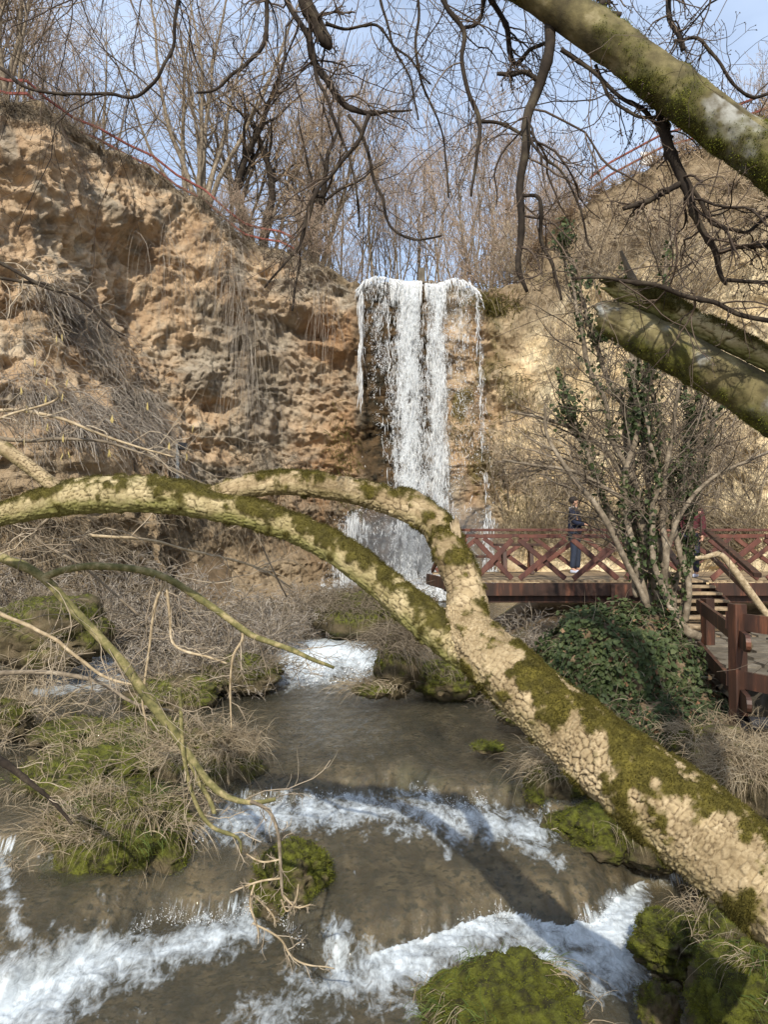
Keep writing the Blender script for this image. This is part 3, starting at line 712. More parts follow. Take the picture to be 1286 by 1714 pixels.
def bark_mat(name, cream, crack, moss1, moss2, alt, grn=.0):
    m = bpy.data.materials.new(name); m.use_nodes = True
    n, l = m.node_tree.nodes, m.node_tree.links; b = n['Principled BSDF']; b.inputs['Roughness'].default_value = .85; b.inputs['Specular IOR Level'].default_value = .2
    tc = n.new('ShaderNodeTexCoord')
    def nz(s, d):
        q = n.new('ShaderNodeTexNoise'); q.inputs['Scale'].default_value = s; q.inputs['Detail'].default_value = d; q.inputs['Roughness'].default_value = .65; l.new(tc.outputs['Object'], q.inputs['Vector']); return q.outputs['Fac']
    def rp(f, p0, c0, p1, c1):
        q = n.new('ShaderNodeValToRGB'); q.color_ramp.elements[0].position = p0; q.color_ramp.elements[0].color = (*c0, 1); q.color_ramp.elements[1].position = p1; q.color_ramp.elements[1].color = (*c1, 1); l.new(f, q.inputs['Fac']); return q.outputs[0]
    def at(k):
        q = n.new('ShaderNodeAttribute'); q.attribute_name = k; return q.outputs['Fac']
    def mx(f, a, c, mode='MIX'):
        q = n.new('ShaderNodeMixRGB'); q.blend_type = mode
        for i, v in enumerate((f, a, c)):
            if hasattr(v, 'node'): l.new(v, q.inputs[i])
            else: q.inputs[i].default_value = v
        return q.outputs[0]
    pl = rp(nz(5, 6), .36, cream, .66, alt)
    pl = mx(.55, pl, rp(nz(60, 4), .3, (.45, .40, .33), .7, (1, 1, 1)), 'MULTIPLY')
    pl = mx(.6, pl, rp(at('idr'), 0, (.62, .58, .5), 1, (1, 1, 1)), 'MULTIPLY')
    c = mx(at('plate'), (*crack, 1), pl)
    c = mx(mth_(n, l, at('green'), grn), c, (.20, .20, .055, 1))
    ms = rp(nz(16, 6), .35, moss1, .65, moss2)
    c = mx(at('moss'), c, ms)
    l.new(c, b.inputs['Base Color'])
    bp = n.new('ShaderNodeBump'); bp.inputs['Strength'].default_value = .7; bp.inputs['Distance'].default_value = .004
    l.new(nz(130, 6), bp.inputs['Height']); l.new(bp.outputs[0], b.inputs['Normal'])
    return m
M['logbark'] = bark_mat('plated_bark', (.58, .47, .295), (.065, .042, .022), (.045, .038, .008), (.12, .10, .018), (.25, .19, .105), .25)
M['armbark'] = bark_mat('furrowed_bark', (.56, .47, .28), (.05, .038, .015), (.04, .034, .008), (.10, .085, .018), (.30, .26, .12), .75)
M['limbbark'] = mat('smooth_mottled_bark', [(.34, (.04, .032, .016)), (.46, (.085, .07, .03)), (.56, (.15, .125, .055)), (.68, (.27, .23, .13))], scale=9, detail=9, rough=.85, bump=.6, bscale=60, bdist=.004, stretch=(1, 1, 1), over=[('lichen', (.09, .075, .045), (.28, .28, .25), 30.0), ('moss', (.035, .036, .008), (.10, .095, .018), 24.0)])
def tufts(parent, V, nrm, msk, n, mat_, L=(.006, .014), w=.003, name='moss', rng=RNG, lean=.6, nseg=2, droop=.1):
    v = V.reshape(-1, 3); nn = nrm.reshape(-1, 3); p = np.clip(msk.ravel(), 0, None) ** 2; p = p / p.sum()
    i = rng.choice(len(v), n, p=p)
    mb = MB(); blades(mb, v[i] + rng.normal(0, .003, (n, 3)), unit(nn[i] + rng.normal(0, lean, (n, 3))), rng.uniform(*L, n), w, nseg, droop)
    o = mb.obj(name, mat_, parent); o['kind'] = 'stuff'; return o
base = P(1286, 1478, 2.8)
log = empty('fallen_log', (base[0], base[1], base[2] - .18), 'large mossy log with cream plated bark leaning across the stream', 'log')
def moss_main(nrm, mn, b, s):
    px, py = to_px(b)
    def spot(cx, cy, rx, ry): return np.exp(-(((px - cx) / rx) ** 2 + ((py - cy) / ry) ** 2) ** 2)
    blot = spot(920, 1170, 42, 42) + spot(1000, 1190, 52, 40) + spot(1060, 1235, 45, 55) + spot(960, 1230, 40, 30) + spot(1000, 1290, 70, 40) + spot(1120, 1300, 60, 35) + spot(1180, 1350, 70, 50) + spot(1260, 1440, 60, 50) + spot(1185, 1400, 35, 50) + spot(1240, 1530, 60, 40) + spot(800, 1060, 40, 22) + spot(860, 1120, 25, 12) + spot(1060, 1350, 40, 22) + spot(880, 1090, 50, 14)
    top = sst(.45, .9, nrm[..., 2] * .8 + nrm[..., 0] * .45 + .3 * mn)
    low = sst(.55, .9, -nrm[..., 2] + .3 * mn) * .7
    return sst(.35, .75, blot * .55 + top * .30 + low * .35 + mn * 1.5 + 1.1 * fbm(b[..., 0] * 16, b[..., 1] * 16, b[..., 2] * 16, 3, 77) + .17)
def moss_arm(k0, k1):
    def f(nrm, mn, b, s):
        hf = fbm(b[..., 0] * 20, b[..., 1] * 20, b[..., 2] * 20, 3, 78)
        top = sst(-.15, .95, nrm[..., 2] * 1.0 - nrm[..., 1] * .15 + .6 * mn + .3 * hf)
        return sst(.30, .95, top * k0 + mn * 1.1 + .8 * hf + k1)
    return f
def make_bark(name, rows, m, nu, seed, cu, cv, depth, mf, mat_, parent, ntuft, jag=0, knots=(), lump=.05, mossmat='moss_log', L=(.006, .015), gname='moss'):
    pts, rad = pxpath(rows, m)
    V, nrm, at, s = bark_tube(pts, rad, nu, seed, cu, cv, depth, mf, knots=knots, lump=lump, smoothb=mat_ is M['limbbark'])
    if jag:
        T0 = unit((pts[1] - pts[0])[None])[0]; a_ = np.arange(nu) * 2 * PI / nu
        hj = np.abs(vn(np.cos(a_) * 2.3, np.sin(a_) * 2.3, a_ * 0, seed)) * 1.3 + .5 * np.abs(vn(np.cos(a_) * 7, np.sin(a_) * 7, a_ * 0, seed + 1)) + .6 * np.cos(a_ - 1.2)
        nj = 30; V[:nj] -= (T0[None, None] * (jag * hj)[None, :, None]) * ((1 - np.arange(nj) / nj) ** 1.2)[:, None, None]
    mb = MB().add(V, gridF(m, nu, True)[:, ::-1]); k = mb.n
    mb.add([pts[0] + (pts[3] - pts[0]) * (2 if jag else 0), pts[-1]], [])
    A = {q: np.concatenate([a.ravel(), [0, 0]]) for q, a in at.items()}
    e = np.arange(nu); e2 = (e + 1) % nu
    mb.F.append(np.stack([e, e2, np.full(nu, k)], 1)); mb.F.append(np.stack([(m - 1) * nu + e2, (m - 1) * nu + e, np.full(nu, k + 1)], 1))
    o = link(name, mb.data(name, mat_, True, A), parent)
    if ntuft: tufts(o, V, nrm, at['moss'] * sst(-.6, .2, -nrm[..., 1] + .4), ntuft, M[mossmat], L=L, name=gname)
    return o, V, nrm, at
make_bark('trunk', [(1420, 1590, 2.6, 81.3), (1340, 1530, 2.7, 74.5), (1286, 1485, 2.8, 71.1), (1180, 1397, 2.95, 69.4), (1050, 1297, 3.12, 64.4), (960, 1222, 3.3, 55.9), (890, 1163, 3.42, 49.1), (830, 1108, 3.58, 44.8), (788, 1062, 3.72, 39.0), (776, 1020, 3.8, 32.2)],
          520, 170, 11, .038, .030, .017, moss_main, M['logbark'], log, 38000, knots=[(.36, 1.0, .05, .02), (.62, 2.2, .045, .03)])
make_bark('arm', [(800, 1100, 3.66, 29.9), (788, 1045, 3.74, 35.2), (778, 985, 3.84, 30.8), (760, 940, 3.9, 28.2), (742, 898, 4.0, 26.4), (715, 866, 4.05, 23.8), (660, 842, 4.1, 22.0), (580, 820, 4.15, 20.2), (480, 809, 4.2, 18.5), (410, 816, 4.24, 17.6), (355, 832, 4.27, 16.7), (310, 842, 4.3, 13.2)],
          430, 90, 23, .034, .050, .011, moss_arm(.55, .10), M['logbark'], log, 12000, knots=[(.42, 1.5, .07, .05)])
make_bark('arm', [(815, 1110, 3.62, 25.8), (770, 1078, 3.74, 34.4), (730, 1050, 3.8, 31.0), (690, 1020, 3.88, 29.2), (640, 978, 4.0, 26.7), (560, 918, 4.1, 24.9), (470, 876, 4.2, 23.2), (380, 850, 4.25, 24.1), (300, 834, 4.3, 27.5), (200, 829, 4.35, 30.1), (110, 836, 4.4, 26.7), (40, 852, 4.45, 19.8), (-30, 868, 4.5, 16.3), (-120, 880, 4.55, 14.6)],
          520, 92, 29, .026, .060, .011, moss_arm(1.0, .16), M['armbark'], log, 26000, knots=[(.60, .5, .05, .03)])
make_bark('side_branch', [(110, 830, 4.38, 13), (75, 802, 4.36, 11), (40, 775, 4.34, 11), (0, 748, 4.32, 10), (-60, 712, 4.3, 9)], 120, 40, 31, .03, .03, .004, moss_arm(.3, -.05), M['bark_pale'] if False else M['logbark'], log, 0)
mb = MB()                                              # torn sliver of pale wood where a limb broke away
for k in range(9):
    a = P(762 + k * 1.6 + RNG.normal(0, 1), 915 + k * 2.5, 3.9); b = P(752 + k * 2 + RNG.normal(0, 2), 862 + abs(k - 4) * 4 + RNG.uniform(0, 8), 3.9)
    mb.tubes(np.stack([a, (a + b) / 2, b]), np.array([.012, .012, .003]), 5)
mb.obj('splinter', M['bark_pale'], log)
mb = MB()                                              # shreds of loose bark under the log
s_, d_ = P(RNG.uniform(830, 960, 60), 0, 3.3), None
for k in range(70):
    px = RNG.uniform(830, 1240); py = 1155 + (px - 830) * .82 + RNG.normal(0, 5)
    p0 = P(px, py, 3.55 - (px - 830) * .0017); mb.tubes(np.stack([p0, p0 + RNG.normal(0, .012, 3) - [0, 0, .02], p0 + RNG.normal(0, .02, 3) - [0, 0, .05]]), np.array([.004, .005, .001]), 4)
mb.obj('bark_shred', M['bark_mid'], log)['kind'] = 'stuff'

# ------------------------------------------------------------------ overhanging tree: limb across the top right, split limb, hanging branches
tree = empty('overhanging_tree', (3.3, 2.2, 1.6), 'old mossy tree at the right edge whose limbs hang over the view', 'tree')
def moss_limb(nrm, mn, b, s):
    return sst(.2, .8, .35 * sst(-.2, .8, -nrm[..., 2] + .2) + .35 * sst(.5, .95, nrm[..., 2]) + mn * 1.3 + .15 - .5 * sst(.55, .8, 1 - s) * 0)
make_bark('limb', [(760, -110, 2.62, 24.5), (860, -42, 2.6, 28.9), (935, 12, 2.6, 31.1), (1010, 62, 2.58, 33.3), (1100, 126, 2.55, 33.9), (1200, 200, 2.5, 36.1), (1290, 268, 2.46, 38.3), (1400, 350, 2.42, 41.2), (1560, 460, 2.35, 46.2), (1740, 640, 2.25, 56.4)], 260, 90, 41, .07, .09, .0035, moss_limb, M['limbbark'], tree, 14000, lump=.06, mossmat='moss', L=(.003, .008))
make_bark('broken_limb', [(1026, 530, 3.22, 21.8), (1036, 534, 3.2, 27.6), (1085, 562, 3.16, 31.8), (1160, 602, 3.1, 35.2), (1240, 648, 3.05, 37.7), (1330, 705, 2.98, 40.2), (1480, 800, 2.85, 46.9), (1660, 880, 2.6, 61.9)], 200, 80, 43, .07, .10, .003, lambda nrm, mn, b, s: sst(.3, .9, .55 * sst(-.1, .8, -nrm[..., 2]) + mn * 1.2 + .12), M['limbbark'], tree, 6000, jag=.045, lump=.04, mossmat='moss', L=(.003, .007))
make_bark('split_wood', [(1034, 486, 3.24, 8), (1050, 490, 3.22, 15), (1100, 508, 3.18, 19), (1160, 540, 3.12, 19), (1220, 570, 3.07, 17), (1300, 612, 3.0, 15), (1420, 690, 2.9, 12)], 200, 60, 47, .05, .09, .006, moss_arm(.8, .12), M['armbark'], tree, 12000, jag=.04, lump=.12, mossmat='moss_log', L=(.006, .014))
mb = MB(); mb.tubes(P(np.array([1070, 1062, 1050, 1040]), np.array([500, 470, 445, 420]), 3.2)[None], np.array([[.022, .017, .012, .007]]), 8); mb.obj('snag', M['bark_mid'], tree)
mb = MB()                                               # limb running above the frame, carries the hanging boughs
pts, rad = pxpath([(1740, 640, 2.25, 70), (1660, 100, 2.6, 60), (1450, -260, 3.0, 50), (1150, -360, 3.3, 42), (800, -330, 3.5, 36), (450, -300, 3.6, 28), (100, -260, 3.8, 20), (-250, -160, 4.0, 12)], 60)
mb.tubes(pts[None], rad[None], 14)
trp, trr = spline([(3.3, 2.2, 1.4, .30), (3.2, 2.2, 2.4, .24), (2.95, 2.2, 3.3, .2), (P(1740, 640, 2.25)[0], 2.25, P(1740, 640, 2.25)[2], .17)], 24)[:, :3], np.linspace(.28, .15, 24)
mb.tubes(trp[None], trr[None], 18)
q1, q2 = pxpath([(1660, 880, 2.6, 70), (1760, 960, 2.4, 76)], 6); mb.tubes(q1[None], q2[None], 10)
mb.obj('trunk', M['bark_mid'], tree)
OVER = pts
dark_paths = [
    [(920, 40, 11), (918, 85, 10), (905, 135, 10), (886, 190, 9), (877, 260, 8), (871, 330, 7), (874, 400, 6), (868, 450, 5), (884, 488, 3)],
    [(905, 135, 5), (880, 122, 4.5), (858, 126, 4), (833, 124, 3.5)],
    [(1106, 160, 11), (1113, 215, 11), (1122, 255, 10), (1146, 305, 10), (1165, 365, 7), (1200, 425, 6), (1216, 466, 4), (1222, 475, 3)],
    [(1146, 303, 5.5), (1110, 322, 5), (1078, 342, 5), (1045, 353, 4)],
    [(1202, 426, 4.5), (1240, 414, 4.5), (1300, 410, 5)], [(1216, 468, 4), (1250, 470, 3.5), (1300, 472, 3.5)],
    [(730, -60, 5), (750, 10, 4.5), (775, 48, 4.5), (772, 100, 4), (783, 150, 4), (803, 200, 4), (800, 270, 3), (790, 330, 2)],
    [(775, 48, 3.5), (800, 38, 3), (812, 0, 3), (815, -60, 3)],
    [(800, -60, 5), (820, 0, 5), (848, 46, 5), (862, 105, 4.5), (885, 85, 3.5), (920, 73, 3)],
    [(803, 200, 3.5), (845, 205, 3), (875, 228, 3), (905, 262, 2.5), (940, 290, 2), (975, 350, 1.8), (990, 420, 1.5)],
    [(940, 80, 4), (965, 95, 4.5), (1000, 128, 3.5), (1040, 165, 3.5), (1090, 190, 4), (1130, 230, 3)],
    [(1010, -60, 7), (1015, 10, 7), (1040, 25, 6)], [(1125, -60, 5), (1122, 20, 5), (1138, 90, 5)],
    [(1135, 60, 3), (1165, 65, 3), (1195, 95, 3), (1230, 140, 2.5), (1260, 160, 3), (1300, 150, 3)],
    [(1146, 305, 4), (1165, 330, 4), (1195, 380, 3.5), (1245, 390, 3), (1300, 350, 3)],
    [(877, 330, 3), (905, 340, 3.5), (912, 400, 3.5), (930, 455, 3), (938, 500, 2)],
    [(960, 465, 2), (1000, 468, 2.5), (1060, 470, 4), (1120, 485, 4.5), (1190, 505, 4.5), (1240, 530, 4.5), (1300, 540, 5)],
    [(1000, 110, 3), (1020, 165, 3), (1060, 200, 3), (1105, 205, 3)],
    [(500, -90, 14), (512, 0, 14), (528, 35, 14), (545, 68, 12), (551, 80, 4)],
    [(515, 50, 7), (522, 90, 7), (550, 140, 6.5), (580, 180, 6), (618, 194, 4.5), (650, 190, 2.5), (690, 185, 1.6)],
    [(618, 194, 4), (600, 232, 4), (560, 285, 3.5), (535, 320, 3.2), (505, 400, 2.6), (475, 450, 2), (440, 480, 1.6)],
    [(585, 188, 3.5), (605, 225, 3.2), (622, 285, 3), (640, 330, 2.6), (650, 375, 2.4), (690, 400, 2), (740, 395, 1.6)],
    [(470, -70, 6), (480, 0, 5.5), (520, 70, 5), (532, 130, 3.5), (560, 200, 3), (590, 280, 2.2), (600, 380, 2)],
    [(545, 40, 3.5), (580, 48, 2.6), (630, 46, 2.4), (660, 80, 2), (720, 140, 1.6)],
    [(290, -60, 3.6), (300, 0, 3.4), (285, 80, 3), (262, 140, 3), (210, 160, 3), (120, 158, 2.6), (50, 148, 2.6), (0, 118, 3)],
    [(440, -70, 5), (445, 0, 4.6), (440, 80, 4), (420, 105, 3.5), (380, 140, 3), (330, 160, 2)],
    [(620, -80, 3), (640, 0, 2.5), (655, 60, 2), (690, 140, 1.8), (700, 200, 1.5)],
    [(690, -80, 3), (700, 0, 2.6), (697, 100, 2.6), (720, 170, 2), (745, 230, 1.6), (752, 330, 1.4)],
    [(540, 330, 3.2), (520, 345, 3), (495, 470, 2.2), (490, 520, 2)],
]
brn = []
for i, r in enumerate(dark_paths):
    Yd = 2.58 + (i % 5) * .06 if r[0][0] > 700 else 3.2 + (i % 4) * .1
    if i in (0, 1, 2, 3, 4, 5, 10, 14, 17): Yd = 2.62
    p_, r_ = pxpath(r, 40, Yd)
    p_ = p_ + .010 * np.stack([vn(p_[:, 0] * 9, p_[:, 1] * 9, p_[:, 2] * 9, 7 + i), vn(p_[:, 0] * 9, p_[:, 1] * 9, p_[:, 2] * 9, 77 + i) * 3, vn(p_[:, 0] * 9, p_[:, 1] * 9, p_[:, 2] * 9, 177 + i)], -1)
    r_ = r_ * .86 * (1 + .25 * np.abs(RNG.normal(0, 1, 40)) * (np.arange(40) % 6 == 0))
    mb = MB().tubes(p_[None], np.abs(r_)[None] + .0006, 8, True)
    mb.obj('branch', M['bark_dark'], tree)
    brn.append((p_[None, ::4], r_[None, ::4], np.array([np.linalg.norm(np.diff(p_, axis=0), axis=1).sum()])))
allb = tuple(np.concatenate([b[k] for b in brn]) for k in range(3))
mb = MB()
k1 = grow(*kids(allb, 9, .1, 1.0, .55, .42), n=12, wob=.20, grav=-.05, rt=.35)
k1 = (k1[0], np.clip(k1[1], .0010, .0045), k1[2])
k2 = grow(*kids(k1, 4, .1, .9, .45, .7), n=7, wob=.2, grav=-.03, rt=.5)
k3 = grow(*kids(k2, 2, .2, .9, .4, .8), n=3, wob=.2, rt=.6)
for k, sd in ((k1, 4), (k2, 3), (k3, 3)): mb.tubes(k[0], np.maximum(k[1], .0009), sd)
# long whips hanging from the limb above the frame
ns = 90
fx = RNG.uniform(.12, .95, ns); i = (fx * (len(OVER) - 1)).astype(int)
S = OVER[i] + RNG.normal(0, .12, (ns, 3)); S[:, 1] += RNG.uniform(-.2, .9, ns)
h1 = grow(S, np.column_stack([RNG.normal(0, .5, ns), RNG.normal(0, .3, ns), -np.ones(ns)]), RNG.uniform(1.2, 2.3, ns), RNG.uniform(.0028, .0055, ns), 22, .16, -.04, .3)
h2 = grow(*kids(h1, 7, .25, .8, .30, .6), n=9, wob=.2, grav=-.03, rt=.4)
h3 = grow(*kids(h2, 2, .1, .8, .4, .7), n=3, wob=.22, rt=.5)
for k, sd in ((h1, 5), (h2, 3), (h3, 3)): mb.tubes(k[0], np.maximum(k[1], .0009), sd)
# buds
bp_ = np.concatenate([k2[0][:, -1], h3[0][:, -1], k3[0][:, -1]]); 
mb.scatter([[0, 0, 1.6], [1, 0, 0], [-.5, .87, 0], [-.5, -.87, 0], [0, 0, -1]], [[0, 1, 2], [0, 2, 3], [0, 3, 1], [4, 2, 1], [4, 3, 2], [4, 1, 3]], bp_, randM(len(bp_)), np.full(len(bp_), .003))
mb.obj('twigs', M['twig_dark'], tree)['kind'] = 'stuff'

# ------------------------------------------------------------------ left: leaning hazel with pale branches reaching over the water
haz = empty('leaning_shrub', (-3.2, 5.0, .9), 'olive barked leaning shrub reaching in from the left over the mossy island', 'shrub')
left_paths = [
    ([(-80, 900, 10), (0, 932, 9.5), (70, 965, 9), (140, 1040, 9), (200, 1100, 9), (250, 1172, 10), (300, 1238, 9), (335, 1290, 8), (375, 1330, 6), (420, 1342, 5), (462, 1338, 4)], 5.0, 'bark_olive'),
    ([(72, 966, 7), (115, 952, 7), (200, 950, 7), (278, 968, 7), (350, 1012, 7), (420, 1062, 6), (490, 1088, 5), (560, 1120, 3)], 5.0, 'bark_olive'),
    ([(278, 968, 3.2), (258, 1010, 3), (250, 1080, 2.6), (240, 1160, 2.4), (246, 1230, 1.6)], 5.0, 'bark_pale'),
    ([(278, 968, 3), (284, 1030, 2.8), (290, 1075, 2.4), (330, 1095, 2.6), (380, 1110, 2)], 4.98, 'bark_pale'),
    ([(405, 1050, 3.6), (405, 1072, 3), (390, 1100, 2.4), (385, 1160, 2), (388, 1220, 1.4)], 5.0, 'bark_pale'),
    ([(300, 1238, 5), (318, 1275, 5), (355, 1355, 4.5), (358, 1362, 4)], 4.98, 'bark_olive'),
    ([(300, 1150, 3.5), (308, 1260, 4), (325, 1340, 4), (355, 1385, 4), (398, 1405, 3), (404, 1430, 2)], 4.96, 'bark_olive'),
    ([(420, 1342, 3.5), (450, 1358, 3.5), (466, 1390, 3.5), (470, 1440, 3.2), (473, 1500, 3)], 4.96, 'bark_mid'),
    ([(470, 1440, 2.6), (440, 1442, 2.6), (412, 1430, 2)], 4.95, 'bark_pale'),
    ([(470, 1470, 2.6), (432, 1475, 2.8), (385, 1495, 2)], 4.95, 'bark_pale'),
    ([(428, 1476, 2.6), (420, 1510, 2.8), (430, 1550, 2.8), (432, 1570, 1.5)], 4.95, 'bark_pale'),
    ([(424, 1545, 2.6), (468, 1570, 2.6), (495, 1605, 2.6), (560, 1622, 1.5)], 4.93, 'bark_pale'),
    ([(425, 1500, 2.4), (455, 1530, 2.4), (462, 1552, 1.5)], 4.94, 'bark_pale'),
    ([(473, 1500, 2.4), (495, 1520, 2.4), (520, 1515, 2)], 4.94, 'bark_pale'),
    ([(500, 1480, 1.6), (495, 1505, 2), (480, 1525, 2), (470, 1505, 2.4)], 4.94, 'bark_pale'),
    ([(-60, 1240, 8), (0, 1272, 8), (40, 1300, 6), (80, 1335, 4), (120, 1380, 3)], 5.4, 'bark_dark'),
    ([(-60, 690, 3), (20, 688, 3.4), (100, 700, 3.2), (200, 740, 2.4), (290, 765, 1.6)], 4.7, 'bark_pale'),
    ([(-40, 726, 5), (40, 738, 4), (130, 735, 3), (210, 750, 2.4), (300, 790, 2), (400, 850, 1.6), (480, 1000, 1.5)], 4.8, 'bark_mid'),
    ([(-40, 715, 2.5), (30, 690, 2.6), (92, 668, 2.4), (92, 650, 2), (80, 640, 1.5)], 4.6, 'bark_pale'),
    ([(-40, 425, 3), (0, 440, 3.4), (70, 480, 3), (130, 500, 2.6), (180, 545, 1.6), (208, 562, 1.2)], 4.4, 'bark_dark'),
    ([(-40, 462, 3), (40, 470, 3), (90, 482, 2.8), (150, 512, 2), (200, 565, 1.4)], 4.4, 'bark_dark'),
    ([(150, 895, 3), (250, 905, 2.8), (330, 925, 2.4), (430, 950, 2), (490, 985, 1.5)], 4.9, 'bark_pale'),
    ([(-60, 1000, 5), (20, 1035, 4), (90, 1070, 3.5), (170, 1130, 3), (240, 1150, 2)], 5.2, 'bark_pale'),
    ([(90, 860, 3), (60, 900, 3), (140, 950, 2.6), (230, 1030, 2)], 5.1, 'bark_mid'),
    ([(-50, 1130, 5), (60, 1125, 4.4), (160, 1140, 4), (230, 1180, 3), (290, 1190, 2)], 5.6, 'bark_mid'),
]
pl = []
for r, Yd, mt in left_paths:
    p_, r_ = pxpath(r, 36, Yd)
    w_ = .007 * np.stack([vn(p_[:, 0] * 6, p_[:, 1] * 6, p_[:, 2] * 6, len(pl) + 7), 2 * vn(p_[:, 0] * 6, p_[:, 1] * 6, p_[:, 2] * 6, len(pl) + 77), vn(p_[:, 0] * 6, p_[:, 1] * 6, p_[:, 2] * 6, len(pl) + 177)], -1)
    p_ = p_ + w_
    r_ = r_ * (.62 if r[0][1] > 1400 else .86) * (1 + .14 * (np.arange(36) % 6 == 0))
    MB().tubes(p_[None], r_[None], 8, True).obj('branch', M[mt], haz)
    pl.append((p_[None, ::3], r_[None, ::3], np.array([np.linalg.norm(np.diff(p_, axis=0), axis=1).sum()])))
pb = tuple(np.concatenate([b[k] for b in pl]) for k in range(3))
mb = MB()
k1 = grow(*kids(pb, 10, .08, .9, .32, .5), n=9, wob=.24, grav=-.03, rt=.35); k1 = (k1[0], np.clip(k1[1], .0011, .0030), k1[2])
k2 = grow(*kids(k1, 4, .15, .8, .5, .7), n=6, wob=.22, rt=.5)
for k, sd in ((k1, 4), (k2, 3)): mb.tubes(k[0], np.maximum(k[1], .0009), sd)
mb.obj('twigs', M['twig_pale'], haz)['kind'] = 'stuff'
mb = MB()                                               # hazel catkins
cpos = np.concatenate([P(RNG.uniform(60, 330, 60), RNG.uniform(680, 745, 60), 4.7), P(RNG.uniform(0, 120, 10), RNG.uniform(560, 640, 10), 4.6)])
near_t = k2[0][:, -1]; 
for c in cpos:
    j = np.argmin(((near_t - c) ** 2).sum(1)); e = near_t[j]
    mb.tubes(np.stack([e, e - [0, 0, .012], e - [RNG.normal(0, .004), 0, .035], e - [RNG.normal(0, .004), 0, .05]]), np.array([.0015, .004, .004, .001]), 6)
mb.obj('catkins', islandmat('catkin', [(.42, .33, .12), (.55, .45, .2)]), haz)['kind'] = 'stuff'

# ------------------------------------------------------------------ boulders and tussocks in and beside the stream
def boulder(name, label, cat, px, py, w, h, Y, seed, moss=.5, ntuft=4000, straw=0, strawL=(.15, .35), green=0, dy=.9, mat_tuft='moss', group=None, rough=1.0, strawmat='straw', nsz=(88, 56), tl=(.010, .024)):
    c = P(px, py, Y); rx, rz = w / 2 * Y / FPX, h / 2 * Y / FPX; ry = rx * dy
    if nsz == (88, 56) and w * h < 9000 or Y > 9: nsz = (56, 34)
    nu, nv = nsz
    a = np.arange(nu) * 2 * PI / nu; b = np.linspace(.02, PI - .02, nv)[:, None]
    d = np.stack([np.sin(b) * np.cos(a), np.sin(b) * np.sin(a), np.cos(b) + 0 * a], -1)
    o = seed * 3.7
    x, y, z = d[..., 0] + o, d[..., 1], d[..., 2]
    r = 1 + rough * (.30 * fbm(x * 1.5, y * 1.5, z * 1.5, 3, seed) + .16 * fbm(x * 3.4, y * 3.4, z * 3.4, 4, seed + 1, .55, ridged=True) + .035 * fbm(x * 14, y * 14, z * 14, 3, seed + 2))
    r = r - rough * .16 * np.clip(1 - np.abs(fbm(x * 1.7 + 9, y * 1.7, z * 1.1, 3, seed + 6)) * 9, 0, 1) + rough * .05 * fbm(x * 7, y * 7, z * 7, 3, seed + 7, .6, ridged=True)
    off = d * r[..., None] * np.array([rx, ry, rz])
    V = off
    nrm = unit(d / np.array([rx, ry, rz]))
    up = nrm[..., 2]
    mm = sst(.35, .75, moss + .35 * up + .9 * fbm(x * 2.6, y * 2.6, z * 2.6, 4, seed + 9))
    ntuft = int(ntuft * (.75 if Y < 8 else .5))
    group = group or {'mossy_boulder': 'mossy rocks in the stream', 'mossy_rock': 'mossy rocks in the stream', 'grassy_rock': 'rocks capped with dead grass', 'stone': 'small bare stones'}.get(name)
    root = empty(name, c - [0, 0, 0], label, cat, group)
    F = gridF(nv, nu, True)[:, ::-1]
    o_ = link('stone', mesh_data('stone', V, F[:, ::-1] if False else F, M['boulder'], attrs={'moss': mm}), root, loc=(0, 0, 0))
    vis = sst(-.3, .3, up + .2) * sst(-.5, .2, -nrm[..., 1] + .5)
    if ntuft:
        v = V.reshape(-1, 3); p = (mm * vis * np.sin(b)).ravel() ** 1.5 + 1e-9; i = RNG.choice(len(v), ntuft, p=p / p.sum())
        m2 = MB(); blades(m2, v[i] + RNG.normal(0, .012 * Y / 5, (ntuft, 3)) * np.array([1, 1, .3]), unit(nrm.reshape(-1, 3)[i] + RNG.normal(0, .55, (ntuft, 3))), RNG.uniform(*tl, ntuft) * Y / 5.5, .0050 * Y / 5.5, 2, .15)
        t_ = link('moss', m2.data('moss', M[mat_tuft]), root, loc=(0, 0, 0)); t_['kind'] = 'stuff'
    for cnt, mt, nm_, LL in ((straw, strawmat, 'dead_grass', strawL), (green, 'green_grass', 'green_grass', (.08, .2))):
        if not cnt: continue
        # grass grows in clumps
        v = V.reshape(-1, 3); p = (sst(.25, .8, up) * np.sin(b)).ravel() ** 1.5 + 1e-9; ci = RNG.choice(len(v), max(5, cnt // 40), p=p / p.sum())
        i = RNG.choice(ci, cnt)
        S = v[i] + RNG.normal(0, .075 * Y / 5, (cnt, 3)) * [1, 1, .2]
        cd_ = RNG.normal(0, .75, (len(v), 3))[i]; cd_[:, 2] = np.abs(cd_[:, 2]) * .4; D = unit(nrm.reshape(-1, 3)[i] * .45 + cd_ + RNG.normal(0, .28, (cnt, 3)) + [0, -.25, .45])
        m2 = MB(); blades(m2, S, D, RNG.uniform(*LL, cnt), .0062 * (Y / 6) ** .6, 6, .34, .15)
        t_ = link(nm_, m2.data(nm_, M[mt]), root, loc=(0, 0, 0)); t_['kind'] = 'stuff'
    return root
B = boulder
B('mossy_boulder', 'big moss covered boulder with grass tufts at the bottom edge of the view', 'boulder', 848, 1722, 268, 190, 4.55, 1, .62, 36000, 90, (.12, .3), 350, dy=.7, nsz=(170, 100), tl=(.006, .014))
B('mossy_boulder', 'bright green mossy boulder in the lower right corner', 'boulder', 1270, 1690, 215, 190, 4.2, 2, .7, 30000, 160, (.15, .35), 100, dy=.8, nsz=(140, 84), tl=(.006, .014))
